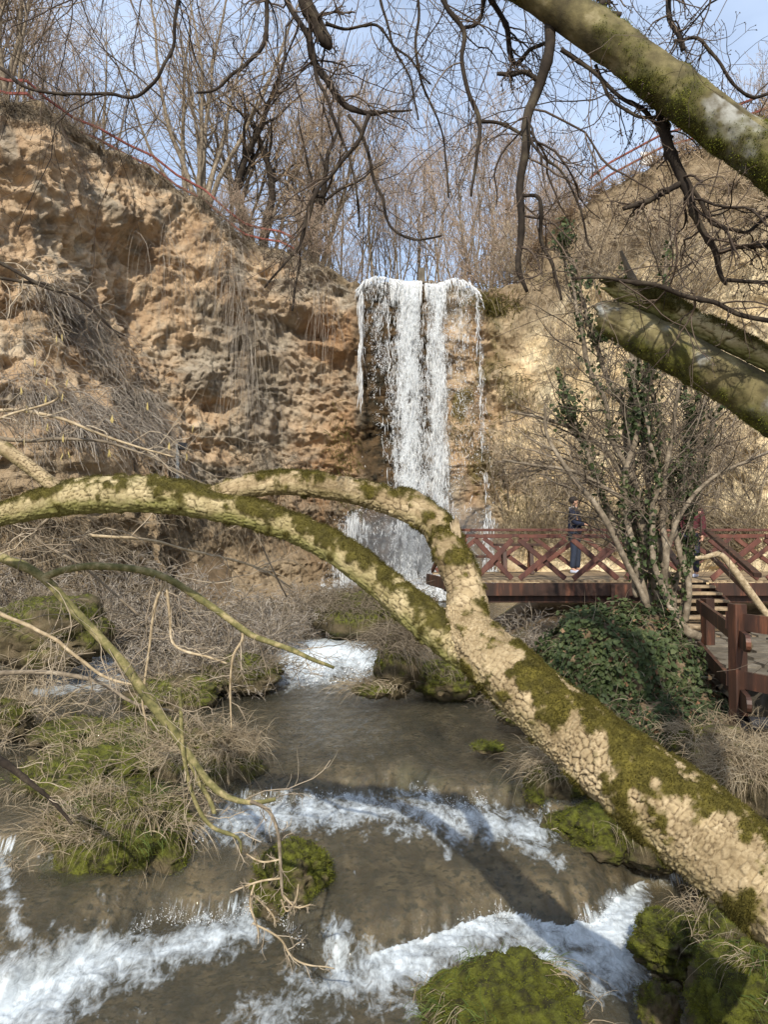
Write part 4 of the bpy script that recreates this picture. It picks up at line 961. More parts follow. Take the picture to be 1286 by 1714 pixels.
B('mossy_rock', 'flat green mossy rock left of the lower right corner boulder', 'rock', 1142, 1580, 150, 85, 5.6, 3, .72, 12000, 0, nsz=(140, 90), tl=(.008, .018))
B('stone', 'small brown stone in the water between two mossy boulders', 'stone', 1106, 1690, 62, 80, 4.8, 4, .3, 1200, 0)
B('stone', 'pale pebble beside the small brown stone', 'stone', 1130, 1650, 16, 10, 5.1, 94, .0, 0, 0)
B('mossy_rock', 'round moss capped rock alone in the stream, lower left of centre', 'rock', 490, 1478, 128, 118, 6.6, 5, .62, 9000, 0, nsz=(150, 90), tl=(.010, .022))
B('mossy_rock', 'mossy lump at the left front of the grassy island', 'rock', 90, 1475, 130, 110, 6.9, 6, .55, 5000, 260, (.15, .4))
B('mossy_rock', 'bright green mossy nose at the foot of the grassy island', 'rock', 218, 1505, 78, 120, 6.7, 7, .85, 5000, 60, (.15, .3))
B('mossy_rock', 'broad mossy core of the left island under a fringe of straw grass', 'rock', 195, 1430, 250, 190, 7.1, 8, .62, 12000, 1150, (.3, .62), 350)
B('mossy_rock', 'small bright mossy rock at the right tip of the left island', 'rock', 305, 1425, 72, 52, 7.3, 9, .75, 3000, 50, (.15, .3))
B('grassy_rock', 'dark hollowed rock with pale drooping grass behind the left island', 'rock', 350, 1292, 150, 120, 8.5, 10, .35, 3500, 1500, (.25, .6))
B('grassy_rock', 'moss and straw covered rock between the leaning branches on the left', 'rock', 150, 1320, 240, 120, 8.3, 11, .6, 7000, 650, (.25, .55), 250)
B('mossy_rock', 'low mossy rock behind the tangled island grass', 'rock', 235, 1235, 150, 60, 9.6, 12, .6, 2500, 400, (.2, .4))
B('mossy_rock', 'flat yellow green rock awash at the left by the rapids', 'rock', 120, 1226, 130, 34, 9.8, 13, .5, 1500, 0)
B('mossy_rock', 'dark mossy rock at the left edge under the brush', 'rock', 10, 1205, 80, 60, 9.7, 14, .4, 1500, 300, (.2, .4))
B('grassy_rock', 'upright rock with hair of dry grass in the middle of the stream', 'rock', 664, 1118, 70, 95, 11.4, 15, .45, 1800, 1500, (.3, .75), strawmat='straw_dark')
B('mossy_rock', 'small mossy rock at the foot of the upright grassy rock', 'rock', 622, 1156, 60, 22, 11.2, 16, .6, 900, 500, (.2, .5))
B('grassy_mound', 'dry grassy mound before the waterfall pool', 'mound', 612, 1038, 165, 90, 17.0, 17, .45, 1500, 3000, (.4, .9), strawmat='straw_dark')
B('grassy_rock', 'mossy rock under straw grass where the log crosses the upper fall', 'rock', 938, 1325, 112, 110, 8.0, 18, .45, 3500, 900, (.25, .5))
B('mossy_rock', 'bright green mossy rock below the log beside the stream', 'rock', 1015, 1392, 150, 90, 7.3, 19, .85, 7000, 160, (.2, .4), tl=(.010, .022))
B('mossy_rock', 'mossy rock half hidden beneath the log, right of the bright green rock', 'rock', 1095, 1415, 110, 80, 7.0, 20, .55, 3000, 220, (.2, .4))
B('mossy_rock', 'low olive rock at the water line under the bright green rock', 'rock', 965, 1395, 110, 60, 7.5, 21, .5, 2500, 60)
B('grassy_rock', 'low grassy rock at the water line beside the middle of the log', 'rock', 872, 1190, 84, 44, 9.9, 22, .5, 1500, 550, (.1, .25), strawmat='straw_dark')
B('mossy_rock', 'small olive rock awash above the upper fall', 'rock', 818, 1251, 46, 16, 8.9, 23, .7, 900, 0)
B('stone', 'tiny pale stone in the calm pool left of the log', 'stone', 738, 1160, 12, 9, 11.3, 24, .0, 0, 0)
B('mossy_rock', 'mossy foot of the bank under the fork of the log', 'rock', 750, 1140, 120, 60, 12.2, 25, .6, 2000, 300, (.2, .4), strawmat='straw_dark')
B('grassy_rock', 'mossy hummock with drooping straw right of the small inlet', 'rock', 1190, 1262, 110, 96, 7.5, 26, .45, 2500, 900, (.2, .45))
B('grassy_rock', 'straw covered hummock at the right edge above the log', 'rock', 1262, 1325, 150, 130, 6.3, 27, .4, 2500, 1900, (.2, .45))
B('grassy_rock', 'rock with a cap of straw under the right end of the log', 'rock', 1240, 1560, 140, 90, 4.6, 28, .4, 2500, 300, (.15, .3))
B('grassy_rock', 'dark grassy bank rock at the foot of the brush left of the rapids', 'rock', 395, 1130, 140, 60, 12.4, 29, .4, 1500, 700, (.3, .6), strawmat='straw_dark')
B('grassy_rock', 'low rock under brush between the two rapids', 'rock', 290, 1165, 150, 60, 11.6, 30, .4, 1500, 600, (.3, .6))
B('mossy_rock', 'dark boulder at the left bank below the hanging roots', 'rock', 90, 1060, 190, 110, 13.0, 32, .4, 1500, 500, (.3, .6), strawmat='straw_dark')
# ------------------------------------------------------------------ waterfall
wfm = bpy.data.materials.new('falling_water'); wfm.use_nodes = True
b = wfm.node_tree.nodes['Principled BSDF']; b.inputs['Base Color'].default_value = (.88, .89, .88, 1); b.inputs['Roughness'].default_value = .5
tb = wfm.node_tree.nodes.new('ShaderNodeBsdfTranslucent'); tb.inputs['Color'].default_value = (.8, .84, .88, 1)
msx = wfm.node_tree.nodes.new('ShaderNodeMixShader'); msx.inputs[0].default_value = .35
wfm.node_tree.links.new(b.outputs[0], msx.inputs[1]); wfm.node_tree.links.new(tb.outputs[0], msx.inputs[2]); wfm.node_tree.links.new(msx.outputs[0], wfm.node_tree.nodes['Material Output'].inputs['Surface'])
wf = empty('waterfall', (1.3, 25.4, 1.0), 'tall white waterfall breaking into strands over the dark wet rock', 'waterfall', kind='structure')
_bx = np.arange(-3.5, 6.5, .12); _bz = np.arange(.2, 13, .15); FR = np.full((len(_bx), len(_bz)), 27.0)
_s = (CX > -3.4) & (CX < 6.4) & (CZ < 12.9) & (CY > 20)
np.minimum.at(FR, (np.clip(((CX[_s] + 3.5) / .12).astype(int), 0, len(_bx) - 1), np.clip(((CZ[_s] - .2) / .15).astype(int), 0, len(_bz) - 1)), CY[_s])
FR[FR > 26.9] = 26.0
FR = np.minimum.accumulate(FR[:, ::-1], 1)[:, ::-1]                    # water stays in front of what it has already passed
for _ in range(2): FR = (np.minimum(FR, np.roll(FR, 1, 0)) + np.minimum(FR, np.roll(FR, -1, 0))) / 2
def front(x, z): return FR[np.clip(((x + 3.5) / .12).astype(int), 0, len(_bx) - 1), np.clip(((z - .2) / .15).astype(int), 0, len(_bz) - 1)]
def fall_y(x, z):
    """the water's distance: over the lip, then out and down"""
    d = 12.0 - z
    x, z = np.broadcast_arrays(x, z)
    return np.minimum(25.45 - .45 * np.sqrt(np.clip(d, 0, 11) / 11) - .3 * np.clip(d / 11, 0, 1), front(x, z) - .10)
def lipz(px): return 3.3 + (890 - (np.interp(px, [590, 598, 610, 630, 650, 680, 700, 730, 760, 785, 800, 808], [520, 492, 474, 467, 469, 474, 471, 476, 468, 474, 492, 520]))) * 25.6 / FPX
# strands: px centre top, px centre bottom, half width top, bottom, py start, py end, count, length range, width
strand_def = [(628, 640, 24, 16, 470, 600, 110, (.1, .35), .018), (603, 606, 4, 4, 485, 665, 130, (.3, 1.0), .03), (645, 655, 8, 14, 475, 760, 140, (.15, .5), .024),
              (680, 688, 24, 26, 468, 985, 1500, (.12, .7), .024), (683, 700, 18, 34, 480, 985, 900, (.1, .5), .022), (729, 735, 15, 20, 470, 985, 1100, (.12, .7), .022),
              (727, 730, 16, 24, 500, 985, 500, (.1, .5), .02), (768, 770, 24, 20, 470, 610, 160, (.1, .35), .018), (798, 812, 3, 6, 488, 880, 130, (.2, .6), .024), (775, 790, 22, 24, 560, 900, 70, (.1, .35), .02),
              (700, 705, 50, 75, 870, 992, 800, (.1, .35), .036), (590, 585, 14, 22, 860, 995, 220, (.3, .9), .03), (600, 575, 6, 10, 865, 960, 90, (.3, .8), .03), (812, 818, 8, 18, 860, 960, 160, (.2, .5), .03)]
mb = MB()
for (c0, c1, w0, w1, y0, y1, n_, LL, wd) in strand_def:
    tt = RNG.uniform(0, 1, n_) ** (1.15 if y1 > 900 else 1.6); py = y0 + tt * (y1 - y0)
    px = c0 + (c1 - c0) * tt + (w0 + (w1 - w0) * tt) * np.clip(RNG.normal(0, .55, n_), -1.5, 1.5)
    px += 3 * vn(px * .15, py * .02, px * 0, 5)
    kp = fbm(px * .09, py * .035, px * 0, 3, 311) > (-.16 if n_ > 700 else -.3); px, py, tt = px[kp], py[kp], tt[kp]; n_ = len(px)
    L = RNG.uniform(*LL, n_) * (.6 if n_ > 400 else .8); z0 = 3.3 + (890 - py) * 25.4 / FPX
    z0 = np.minimum(z0, lipz(px)); x0 = (px - 643) / FPX * 25.4
    zz = z0[:, None] - L[:, None] * np.linspace(0, 1, 4)[None]; zz = np.maximum(zz, 1.0)
    spread = RNG.normal(0, .03, n_)[:, None] * np.linspace(0, 1, 4)[None]
    Pn = np.stack([x0[:, None] + spread + .012 * RNG.normal(0, 1, (n_, 4)), fall_y(x0[:, None], zz) + RNG.uniform(-.25, .22, n_)[:, None], zz], -1)
    R = wd * .5 * RNG.uniform(.4, 1.2, n_)[:, None] * np.array([.25, 1, .9, .12])[None]
    mb.tubes(Pn, R, 3)
mb.obj('strands', wfm, wf)['kind'] = 'stuff'
# thin veils: curtains of water with holes where the sheet has torn
veil = bpy.data.materials.new('veil_water'); veil.use_nodes = True
n, l = veil.node_tree.nodes, veil.node_tree.links; b = n['Principled BSDF']; b.inputs['Base Color'].default_value = (.76, .80, .82, 1); b.inputs['Roughness'].default_value = .5
tc = n.new('ShaderNodeTexCoord')
def vz(sc, s_, d_, r_):
    m_ = n.new('ShaderNodeMapping'); m_.inputs['Scale'].default_value = sc; l.new(tc.outputs['Object'], m_.inputs['Vector']); q = n.new('ShaderNodeTexNoise'); q.inputs['Scale'].default_value = s_; q.inputs['Detail'].default_value = d_; q.inputs['Roughness'].default_value = r_; l.new(m_.outputs[0], q.inputs['Vector']); return q.outputs['Fac']
def mt(op, a_, b_, cl=False):
    q = n.new('ShaderNodeMath'); q.operation = op; q.use_clamp = cl
    for i_, v_ in enumerate((a_, b_)):
        if hasattr(v_, 'node'): l.new(v_, q.inputs[i_])
        else: q.inputs[i_].default_value = v_
    return q.outputs[0]
at = n.new('ShaderNodeAttribute'); at.attribute_name = 'dens'
nn_ = mt('ADD', mt('MULTIPLY', vz((1, 1, .25), 4.5, 7, .70), 2.4), mt('MULTIPLY', vz((1, 1, .55), 15, 6, .74), 2.2))
fc = mt('MULTIPLY', mt('SUBTRACT', mt('ADD', mt('MULTIPLY', at.outputs['Fac'], 1.05), nn_), 2.98), 1.9, True)
tp = n.new('ShaderNodeBsdfTransparent'); tl_ = n.new('ShaderNodeBsdfTranslucent'); tl_.inputs['Color'].default_value = (.85, .88, .9, 1)
m1 = n.new('ShaderNodeMixShader'); m1.inputs[0].default_value = .3; l.new(b.outputs[0], m1.inputs[1]); l.new(tl_.outputs[0], m1.inputs[2])
m2 = n.new('ShaderNodeMixShader'); l.new(mt('MULTIPLY', fc, .62), m2.inputs[0]); l.new(tp.outputs[0], m2.inputs[1]); l.new(m1.outputs[0], m2.inputs[2]); l.new(m2.outputs[0], n['Material Output'].inputs['Surface'])
for q_, (oy, so_) in enumerate(((.12, 0), (0, 37), (-.16, 71), (-.32, 91))):
    gx = np.linspace(540, 850, 90)[None] + np.zeros((100, 1)); gpy = np.linspace(464, 1000, 100)[:, None] + np.zeros((1, 90))
    def cb(c0, c1, w0, w1, y0, y1, s_, soft=60):
        t_ = np.clip((gpy - y0) / (y1 - y0), 0, 1); c_ = c0 + (c1 - c0) * t_; w_ = w0 + (w1 - w0) * t_
        return s_ * np.exp(-np.abs((gx + 5 * fbm(gx * .03, gpy * .012, gx * 0 + so_, 3, 341) - c_) / w_) ** 2.2) * (1 - sst(y1 - soft, y1, gpy)) * sst(y0 - 12, y0, gpy)
    top_ = (1 - sst(0, 46, gpy - np.interp(gx, [598, 630, 700, 760, 806], [480, 468, 473, 470, 480]))) * sst(596, 606, gx) * (1 - sst(798, 808, gx)) * .62
    dn = np.maximum.reduce([top_, cb(684, 690, 31, 38, 466, 1040, .86), cb(690, 705, 24, 50, 680, 1040, .74), cb(730, 737, 21, 28, 466, 1040, .84), cb(770, 772, 36, 30, 470, 760, .52, 250), cb(632, 645, 30, 30, 470, 800, .50, 280),
                            cb(604, 606, 8, 8, 480, 700, .58, 120), cb(800, 812, 8, 12, 485, 900, .50, 200), cb(700, 690, 60, 110, 800, 1040, .72), cb(596, 572, 12, 30, 860, 1040, .80), cb(600, 560, 40, 60, 880, 1040, .62), cb(812, 822, 10, 22, 850, 1040, .6)])
    dn = dn - .25 * np.exp(-((gx - 709) / 5) ** 2) * (gpy < 640) + .12 * fbm(gx * .03, gpy * .01, gx * 0 + so_, 2, 321)
    xz = (gx - 643) / FPX * 25.3; zz = np.minimum(3.3 + (890 - gpy) * 25.3 / FPX, lipz(gx) + .02)
    yy = np.minimum(25.6 - .3 * np.sqrt(np.clip((gpy - 480) / 520, 0, 1)) + oy * sst(480, 640, gpy), front(xz, zz) - .05 - .06 * q_)
    yy = np.where(gpy < 474, yy + .25 * (1 - sst(464, 474, gpy)), yy) + .06 * fbm(xz * 2, zz * .4, xz * 0 + so_, 3, 331)
    obj('veil', np.stack([xz + .3 * so_ * 0, yy, np.maximum(zz, 1.0)], -1), gridF(100, 90), veil, wf, attrs={'dens': np.clip(dn, 0, 1.2)})
# droplets and spatter
dd = [(632, 640, 24, 24, 475, 680, 1500), (640, 655, 20, 34, 600, 860, 2000), (682, 700, 28, 46, 480, 990, 10000), (732, 740, 20, 34, 480, 990, 10000), (772, 776, 26, 28, 475, 700, 1400), (800, 815, 8, 18, 490, 900, 600), (705, 705, 80, 110, 840, 995, 8000), (590, 590, 30, 50, 850, 1000, 2000), (770, 790, 30, 34, 640, 900, 1000)]
mb = MB()
for (c0, c1, w0, w1, y0, y1, n_) in dd:
    tt = RNG.uniform(0, 1, n_); py = y0 + tt * (y1 - y0); px = c0 + (c1 - c0) * tt + (w0 + (w1 - w0) * tt) * RNG.normal(0, .5, n_)
    keepd = fbm(px * .07, py * .025, px * 0, 4, 301, .6) > (.0 if n_ < 8000 else -.10)
    px, py = px[keepd], py[keepd]; n2_ = len(px)
    if n2_ == 0: continue
    z0 = np.minimum(3.3 + (890 - py) * 25.4 / FPX, lipz(px) + .03); x0 = (px - 643) / FPX * 25.4
    pos = np.column_stack([x0, fall_y(x0, z0) + RNG.normal(0, .18, n2_), z0])
    Mx = randM(n2_, nrm=np.array([[0, 0, 1.]]).repeat(n2_, 0), tilt=.12)
    mb.scatter([[0, 0, 2.0], [1, 0, 0], [-.5, .87, 0], [-.5, -.87, 0], [0, 0, -2.6]], [[0, 1, 2], [0, 2, 3], [0, 3, 1], [4, 2, 1], [4, 3, 2], [4, 1, 3]], pos, Mx, RNG.gamma(1.6, .0030, n2_) + .0022)
mb.obj('droplets', wfm, wf)['kind'] = 'stuff'
# smooth glassy water curling over the lip
mb = MB()
for (a0, a1, dn) in ((598, 655, .55), (655, 706, 1.3), (712, 745, 1.1), (745, 806, .6)):
    n_ = int((a1 - a0) * (4 if dn > 1 else 1.3)); px = RNG.uniform(a0, a1, n_); x0 = (px - 643) / FPX * 25.5; lz = lipz(px)
    k = np.linspace(0, 1, 6)[None]; L = RNG.uniform(.25, .8, n_)[:, None] * dn
    yy = front(x0, lz - .5)[:, None] - .06 + .45 * (1 - k) ** 2 + RNG.normal(0, .03, n_)[:, None]; zz = lz[:, None] + .05 - L * k ** 2 + .02 * (1 - k)
    Pn = np.stack([x0[:, None] + (x0[:, None] - 1.2) * .05 * k + RNG.normal(0, .01, (n_, 6)), yy, zz], -1)
    mb.tubes(Pn, RNG.uniform(.012, .028, n_)[:, None] * np.array([.4, 1, 1, .9, .7, .1])[None], 3)
mb.obj('lip_water', wfm, wf)['kind'] = 'stuff'
# mist at the foot
mist = bpy.data.materials.new('mist'); mist.use_nodes = True
n, l = mist.node_tree.nodes, mist.node_tree.links; n.clear(); o_ = n.new('ShaderNodeOutputMaterial'); pv = n.new('ShaderNodeVolumePrincipled')
pv.inputs['Color'].default_value = (.93, .96, 1, 1); pv.inputs['Density'].default_value = .30; pv.inputs['Anisotropy'].default_value = .2
tc = n.new('ShaderNodeTexCoord'); mp_ = n.new('ShaderNodeMapping'); mp_.inputs['Location'].default_value = (-1, -1, -1); mp_.inputs['Scale'].default_value = (2, 2, 2)
gr = n.new('ShaderNodeTexGradient'); gr.gradient_type = 'SPHERICAL'; nzm = n.new('ShaderNodeTexNoise'); nzm.inputs['Scale'].default_value = .9; nzm.inputs['Detail'].default_value = 3
l.new(tc.outputs['Generated'], mp_.inputs['Vector']); l.new(mp_.outputs[0], gr.inputs['Vector']); l.new(tc.outputs['Object'], nzm.inputs['Vector'])
mu = n.new('ShaderNodeMath'); mu.operation = 'MULTIPLY'; mu2 = n.new('ShaderNodeMath'); mu2.operation = 'MULTIPLY'; mu2.inputs[1].default_value = 1.7
l.new(gr.outputs['Fac'], mu.inputs[0]); l.new(nzm.outputs['Fac'], mu.inputs[1]); l.new(mu.outputs[0], mu2.inputs[0]); l.new(mu2.outputs[0], pv.inputs['Density']); l.new(pv.outputs[0], o_.inputs['Volume'])
a = np.arange(20) * 2 * PI / 20; bb = np.linspace(.05, PI - .05, 12)[:, None]
V = np.stack([1.2 + 3.3 * np.sin(bb) * np.cos(a), 24.6 + .9 * np.sin(bb) * np.sin(a), 2.2 + 2.6 * np.cos(bb) + 0 * a], -1)
V[..., 2] = np.maximum(V[..., 2], 1.05)
F = [gridF(12, 20, True)[:, ::-1], np.arange(20)[None], (11 * 20 + np.arange(20))[None, ::-1]]
ms_ = obj('spray_mist', V, F, mist); tag(ms_, 'fine white mist drifting at the foot of the waterfall', 'mist', kind='stuff')
# splashes thrown up where the stream's falls land
mb = MB()
xs = np.concatenate([RNG.uniform(-2.4, 2.4, 2600)]); a_ = yA(xs); pxs, _ = to_px(np.column_stack([xs, a_, xs * 0]))
pos1 = np.column_stack([xs, a_ + RNG.normal(0, .05, len(xs)) - .03, np.abs(RNG.normal(0, .05, len(xs))) + .02])
g1 = (vn(xs * 2.2, xs * 0, xs * 0, 97) > -.3)
xs2 = RNG.uniform(-1.8, 1.9, 1900); pos2 = np.column_stack([xs2, yB(xs2) + RNG.normal(0, .06, 1900) - .03, .36 + np.abs(RNG.normal(0, .045, 1900))]); g2 = vn(xs2 * 2.2, xs2 * 0, xs2 * 0, 97) > -.4
pc = P(RNG.uniform(470, 625, 1500), RNG.uniform(1075, 1130, 1500), RNG.uniform(12.8, 14.6, 1500)); pc[:, 2] = wz(pc[:, 0], pc[:, 1]) + np.abs(RNG.normal(0, .09, 1500))
pd = P(RNG.uniform(70, 220, 900), 1130, RNG.uniform(13, 14.5, 900)); pd[:, 2] = wz(pd[:, 0], pd[:, 1]) + np.abs(RNG.normal(0, .08, 900))
for pos, rr in ((pos1[g1][:1300], .0022), (pos2[g2][:900], .0028), (pc[:900], .007), (pd[:500], .007)):
    mb.scatter([[0, 0, 1.3], [1, 0, 0], [-.5, .87, 0], [-.5, -.87, 0], [0, 0, -1.3]], [[0, 1, 2], [0, 2, 3], [0, 3, 1], [4, 2, 1], [4, 3, 2], [4, 1, 3]], pos, randM(len(pos)), RNG.gamma(2, rr / 2, len(pos)) + rr * .3)
# little strands of falling water on the step faces
for fy, z0, h, rr, lim, sd in ((yA, 0.0, .22, .0014, 2.6, 1), (yB, .34, .22, .0019, 2.0, 2)):
    n_ = 900; x0 = RNG.uniform(-lim, lim, n_); keepx = (vn(x0 * 2.2, x0 * 0, x0 * 0, 97) + .6 * vn(x0 * 9, x0 * 0, x0 * 0, 98)) > -.02; x0 = x0[keepx]; n_ = len(x0)
    k = np.linspace(0, 1, 5)[None]; st = RNG.uniform(.35, .85, n_)[:, None]; en = np.minimum(1, st + RNG.uniform(.1, .4, n_)[:, None]); q_ = st + (en - st) * k
    yy = fy(x0)[:, None] + .26 * (1 - q_) ** 1.6 - .02; xx_ = x0[:, None] + 0 * yy; zz = np.maximum(wz(xx_, yy), z0) + .012
    mb.tubes(np.stack([x0[:, None] + RNG.normal(0, .003, (n_, 5)), yy, zz], -1), rr * RNG.uniform(.4, 1, n_)[:, None] * np.array([.2, .8, 1, .8, .3])[None], 3)
sp_ = mb.obj('splashes', wfm); tag(sp_, 'small splashes and trickles along the low falls of the stream', 'splash', kind='stuff')

# ------------------------------------------------------------------ timber: deck, railings, stairs, fence
M['wood_red'] = mat('red_brown_stained_wood', [(.32, (.040, .013, .009)), (.55, (.095, .030, .018)), (.7, (.15, .062, .04))], scale=5, rough=.6, bump=.3, bscale=30, bdist=.003, stretch=(1, 1, .35), spec=.5, rand=.2)
M['wood_dark'] = mat('dark_stained_wood', [(.32, (.022, .011, .007)), (.55, (.05, .022, .013)), (.72, (.16, .06, .03))], scale=9, rough=.55, bump=.4, bscale=50, bdist=.003, stretch=(1, 1, .12), spec=.4, rand=.2)
M['plank'] = mat('weathered_planks', [(.35, (.16, .11, .065)), (.55, (.27, .20, .12)), (.7, (.36, .28, .18))], scale=6, rough=.7, bump=.4, bscale=30, bdist=.003, stretch=(1, .1, 1), rand=.25)
M['rust'] = mat('rust_red_paint', [(.35, (.13, .035, .025)), (.6, (.24, .075, .055)), (.7, (.30, .12, .09))], scale=9, rough=.7, bump=.2)
M['black'] = mat('black_plastic', [(.4, (.012, .012, .014)), (.6, (.03, .03, .032))], scale=8, rough=.45, bump=0)
M['steel'] = mat('galvanised_steel', [(.4, (.20, .22, .23)), (.6, (.33, .35, .36))], scale=8, rough=.5, bump=0)
DZ = 2.35
deck = empty('timber_deck', (1.7, 14.5, DZ), 'red brown timber viewing deck with crossed railings beside the waterfall', 'deck')
def piece(name, a, b, w, h, mt, parent, bev=.006):
    mb = MB(); mb.beam(a, b, w, h, bev); return mb.obj(name, M[mt], parent, smooth=False)
FL, BL = np.array([1.66, 14.5]), np.array([1.10, 17.6]); XR = 13.0
me_pl = None
x = 1.2; j = 0
while x < XR:
    y0 = 14.46 if x > 1.68 else 14.46 + (1.68 - x) / .56 * 3.1
    y1 = 17.65
    zz = DZ - .02 + RNG.uniform(-.004, .004)
    mb = MB(); mb.box((0, 0, 0), (.135, y1 - y0, .035), None, .004)
    if x > 1.7 and me_pl is not None: me = me_pl
    else:
        me = mb.data('plank', M['plank'], False)
        if x > 1.7: me_pl = me
    o_ = bpy.data.objects.new('plank', me); COL.objects.link(o_); o_.parent = deck; o_.location = (x - 1.7, (y0 + y1) / 2 - 14.5 + RNG.uniform(-.01, .01), zz - DZ)
    x += .143; j += 1
piece('beam', (1.66, 14.42, DZ - .17), (5.25, 14.42, DZ - .17), .07, .25, 'wood_dark', deck)
piece('beam', (6.35, 14.42, DZ - .17), (XR, 14.42, DZ - .17), .07, .25, 'wood_dark', deck)
piece('beam', (1.04, 17.55, DZ - .17), (1.60, 14.48, DZ - .17), .07, .25, 'wood_dark', deck)
piece('beam', (5.25, 14.62, DZ - .17), (6.35, 14.62, DZ - .17), .07, .25, 'wood_dark', deck)
for x_ in (2.9, 4.75, 6.4, 9, 12):
    for y_ in (14.62, 17.3):
        piece('support_post', (x_, y_, .5), (x_, y_, DZ - .3), .18, .18, 'wood_dark', deck)
piece('cross_beam', (1.7, 14.62, DZ - .36), (XR, 14.62, DZ - .36), .14, .16, 'wood_dark', deck)
piece('cross_beam', (1.4, 17.3, DZ - .36), (XR, 17.3, DZ - .36), .14, .16, 'wood_dark', deck)
piece('beam', (4.75, 14.35, DZ - .22), (4.4, 14.35, DZ - .22), .02, .30, 'wood_dark', deck)
piece('brace', (4.75, 14.55, DZ - .75), (4.05, 14.55, DZ - .25), .08, .10, 'wood_red', deck)
def railing(pts, first=True, xx=True, last=True):
    for i, p in enumerate(pts):
        if (i == 0 and not first): continue
        piece('post', (p[0], p[1], DZ - .28), (p[0], p[1], DZ + .96), .115, .115, 'wood_red', deck)
    for i in range(len(pts) - 1):
        a = np.array([pts[i][0], pts[i][1], 0.]); b = np.array([pts[i + 1][0], pts[i + 1][1], 0.]); d = (b - a) / np.linalg.norm(b - a)
        piece('top_rail', a + [0, 0, DZ + .985] - d * .03, b + [0, 0, DZ + .985] + d * .03 - d * .062, .15, .05, 'wood_red', deck)
        piece('rail', a + [0, 0, DZ + .86] + d * .06, b + [0, 0, DZ + .86] - d * .06, .04, .07, 'wood_red', deck)
        nrm_ = np.array([-d[1], d[0], 0]) * .034
        piece('diagonal', a + [0, 0, DZ + .03] + d * .07 - nrm_, b + [0, 0, DZ + .80] - d * .07 - nrm_, .055, .10, 'wood_red', deck)
        piece('diagonal', a + [0, 0, DZ + .80] + d * .07 + nrm_, b + [0, 0, DZ + .03] - d * .07 + nrm_, .055, .10, 'wood_red', deck)
railing([(1.72, 14.5), (2.58, 14.5), (3.63, 14.5), (4.66, 14.5), (5.25, 14.5)])
railing([(6.33, 14.5), (7.42, 14.5), (8.5, 14.5), (9.6, 14.5), (10.7, 14.5)])
railing([(1.66, 14.56), (1.42, 16.0), (1.16, 17.5)], first=False)
railing([(1.16, 17.55), (2.3, 17.58), (3.5, 17.58), (4.7, 17.58), (5.9, 17.58), (7.1, 17.58), (8.3, 17.58), (9.5, 17.58), (10.7, 17.58)], first=False)
# picnic table and bench on the deck
pt = empty('picnic_table', (3.05, 16.6, DZ), 'dark timber picnic table on the left part of the deck', 'table')
for k in range(3): piece('top_board', (2.5, 16.45 + k * .19, DZ + .66), (3.5, 16.45 + k * .19, DZ + .66), .17, .05, 'wood_dark', pt)
for x_ in (2.7, 3.3):
    piece('leg', (x_, 16.45, DZ + .01), (x_, 16.58, DZ + .63), .09, .06, 'wood_dark', pt); piece('leg', (x_, 16.83, DZ + .01), (x_, 16.70, DZ + .63), .09, .06, 'wood_dark', pt)
pt = empty('bench', (2.25, 15.9, DZ), 'dark timber bench on the deck behind the first crossed railing panel', 'bench')
for k in range(2): piece('seat_board', (1.98, 15.8 + k * .18, DZ + .42), (2.38, 15.8 + k * .18, DZ + .42), .16, .05, 'wood_dark', pt)
for x_ in (2.03, 2.33): piece('leg', (x_, 15.89, DZ + .01), (x_, 15.89, DZ + .39), .09, .28, 'wood_dark', pt)
# stairs
stair = empty('timber_stairs', (5.3, 11.2, 1.6), 'weathered timber steps leading from the path up to the deck', 'stairs')
top, bot = np.array([5.80, 14.36, DZ]), np.array([5.22, 11.2, 1.62])
nst = 7
for k in range(nst):
    f = (k + .5) / nst; c = bot + (top - bot) * f; c[2] = 1.60 + (DZ - 1.6) * (k + 1) / (nst + 1)
    mb = MB(); 
    for q_ in (-1, 1):
        mb2 = MB(); mb2.box((0, 0, 0), (1.02, .145, .045), None, .006); o_ = link('tread', mb2.data('tread', M['plank'], False), stair, loc=Vector((c + [0, q_ * .078, 0]).tolist()) - stair.location)
for s_ in (-.54, .54):
    piece('stringer', bot + [s_, -.05, -.03], top + [s_, -.02, -.16], .06, .20, 'wood_dark', stair)
hr0, hr1 = np.array([6.30, 14.40, DZ + .97]), np.array([5.76, 11.4, 1.66 + .97])
piece('post', (5.76, 11.4, 1.55), (5.76, 11.4, 2.62), .11, .11, 'wood_dark', stair)
piece('handrail', hr0, hr1, .11, .07, 'wood_dark', stair); piece('lower_rail', hr0 - [0, 0, .42], hr1 - [0, 0, .42], .05, .09, 'wood_dark', stair)
hl0, hl1 = np.array([5.24, 14.40, DZ + .97]), np.array([4.66, 11.4, 1.66 + .97])
piece('post', (4.66, 11.4, 1.5), (4.66, 11.4, 2.62), .11, .11, 'wood_dark', stair); piece('handrail', hl0, hl1, .11, .07, 'wood_dark', stair); piece('lower_rail', hl0 - [0, 0, .42], hl1 - [0, 0, .42], .05, .09, 'wood_dark', stair)
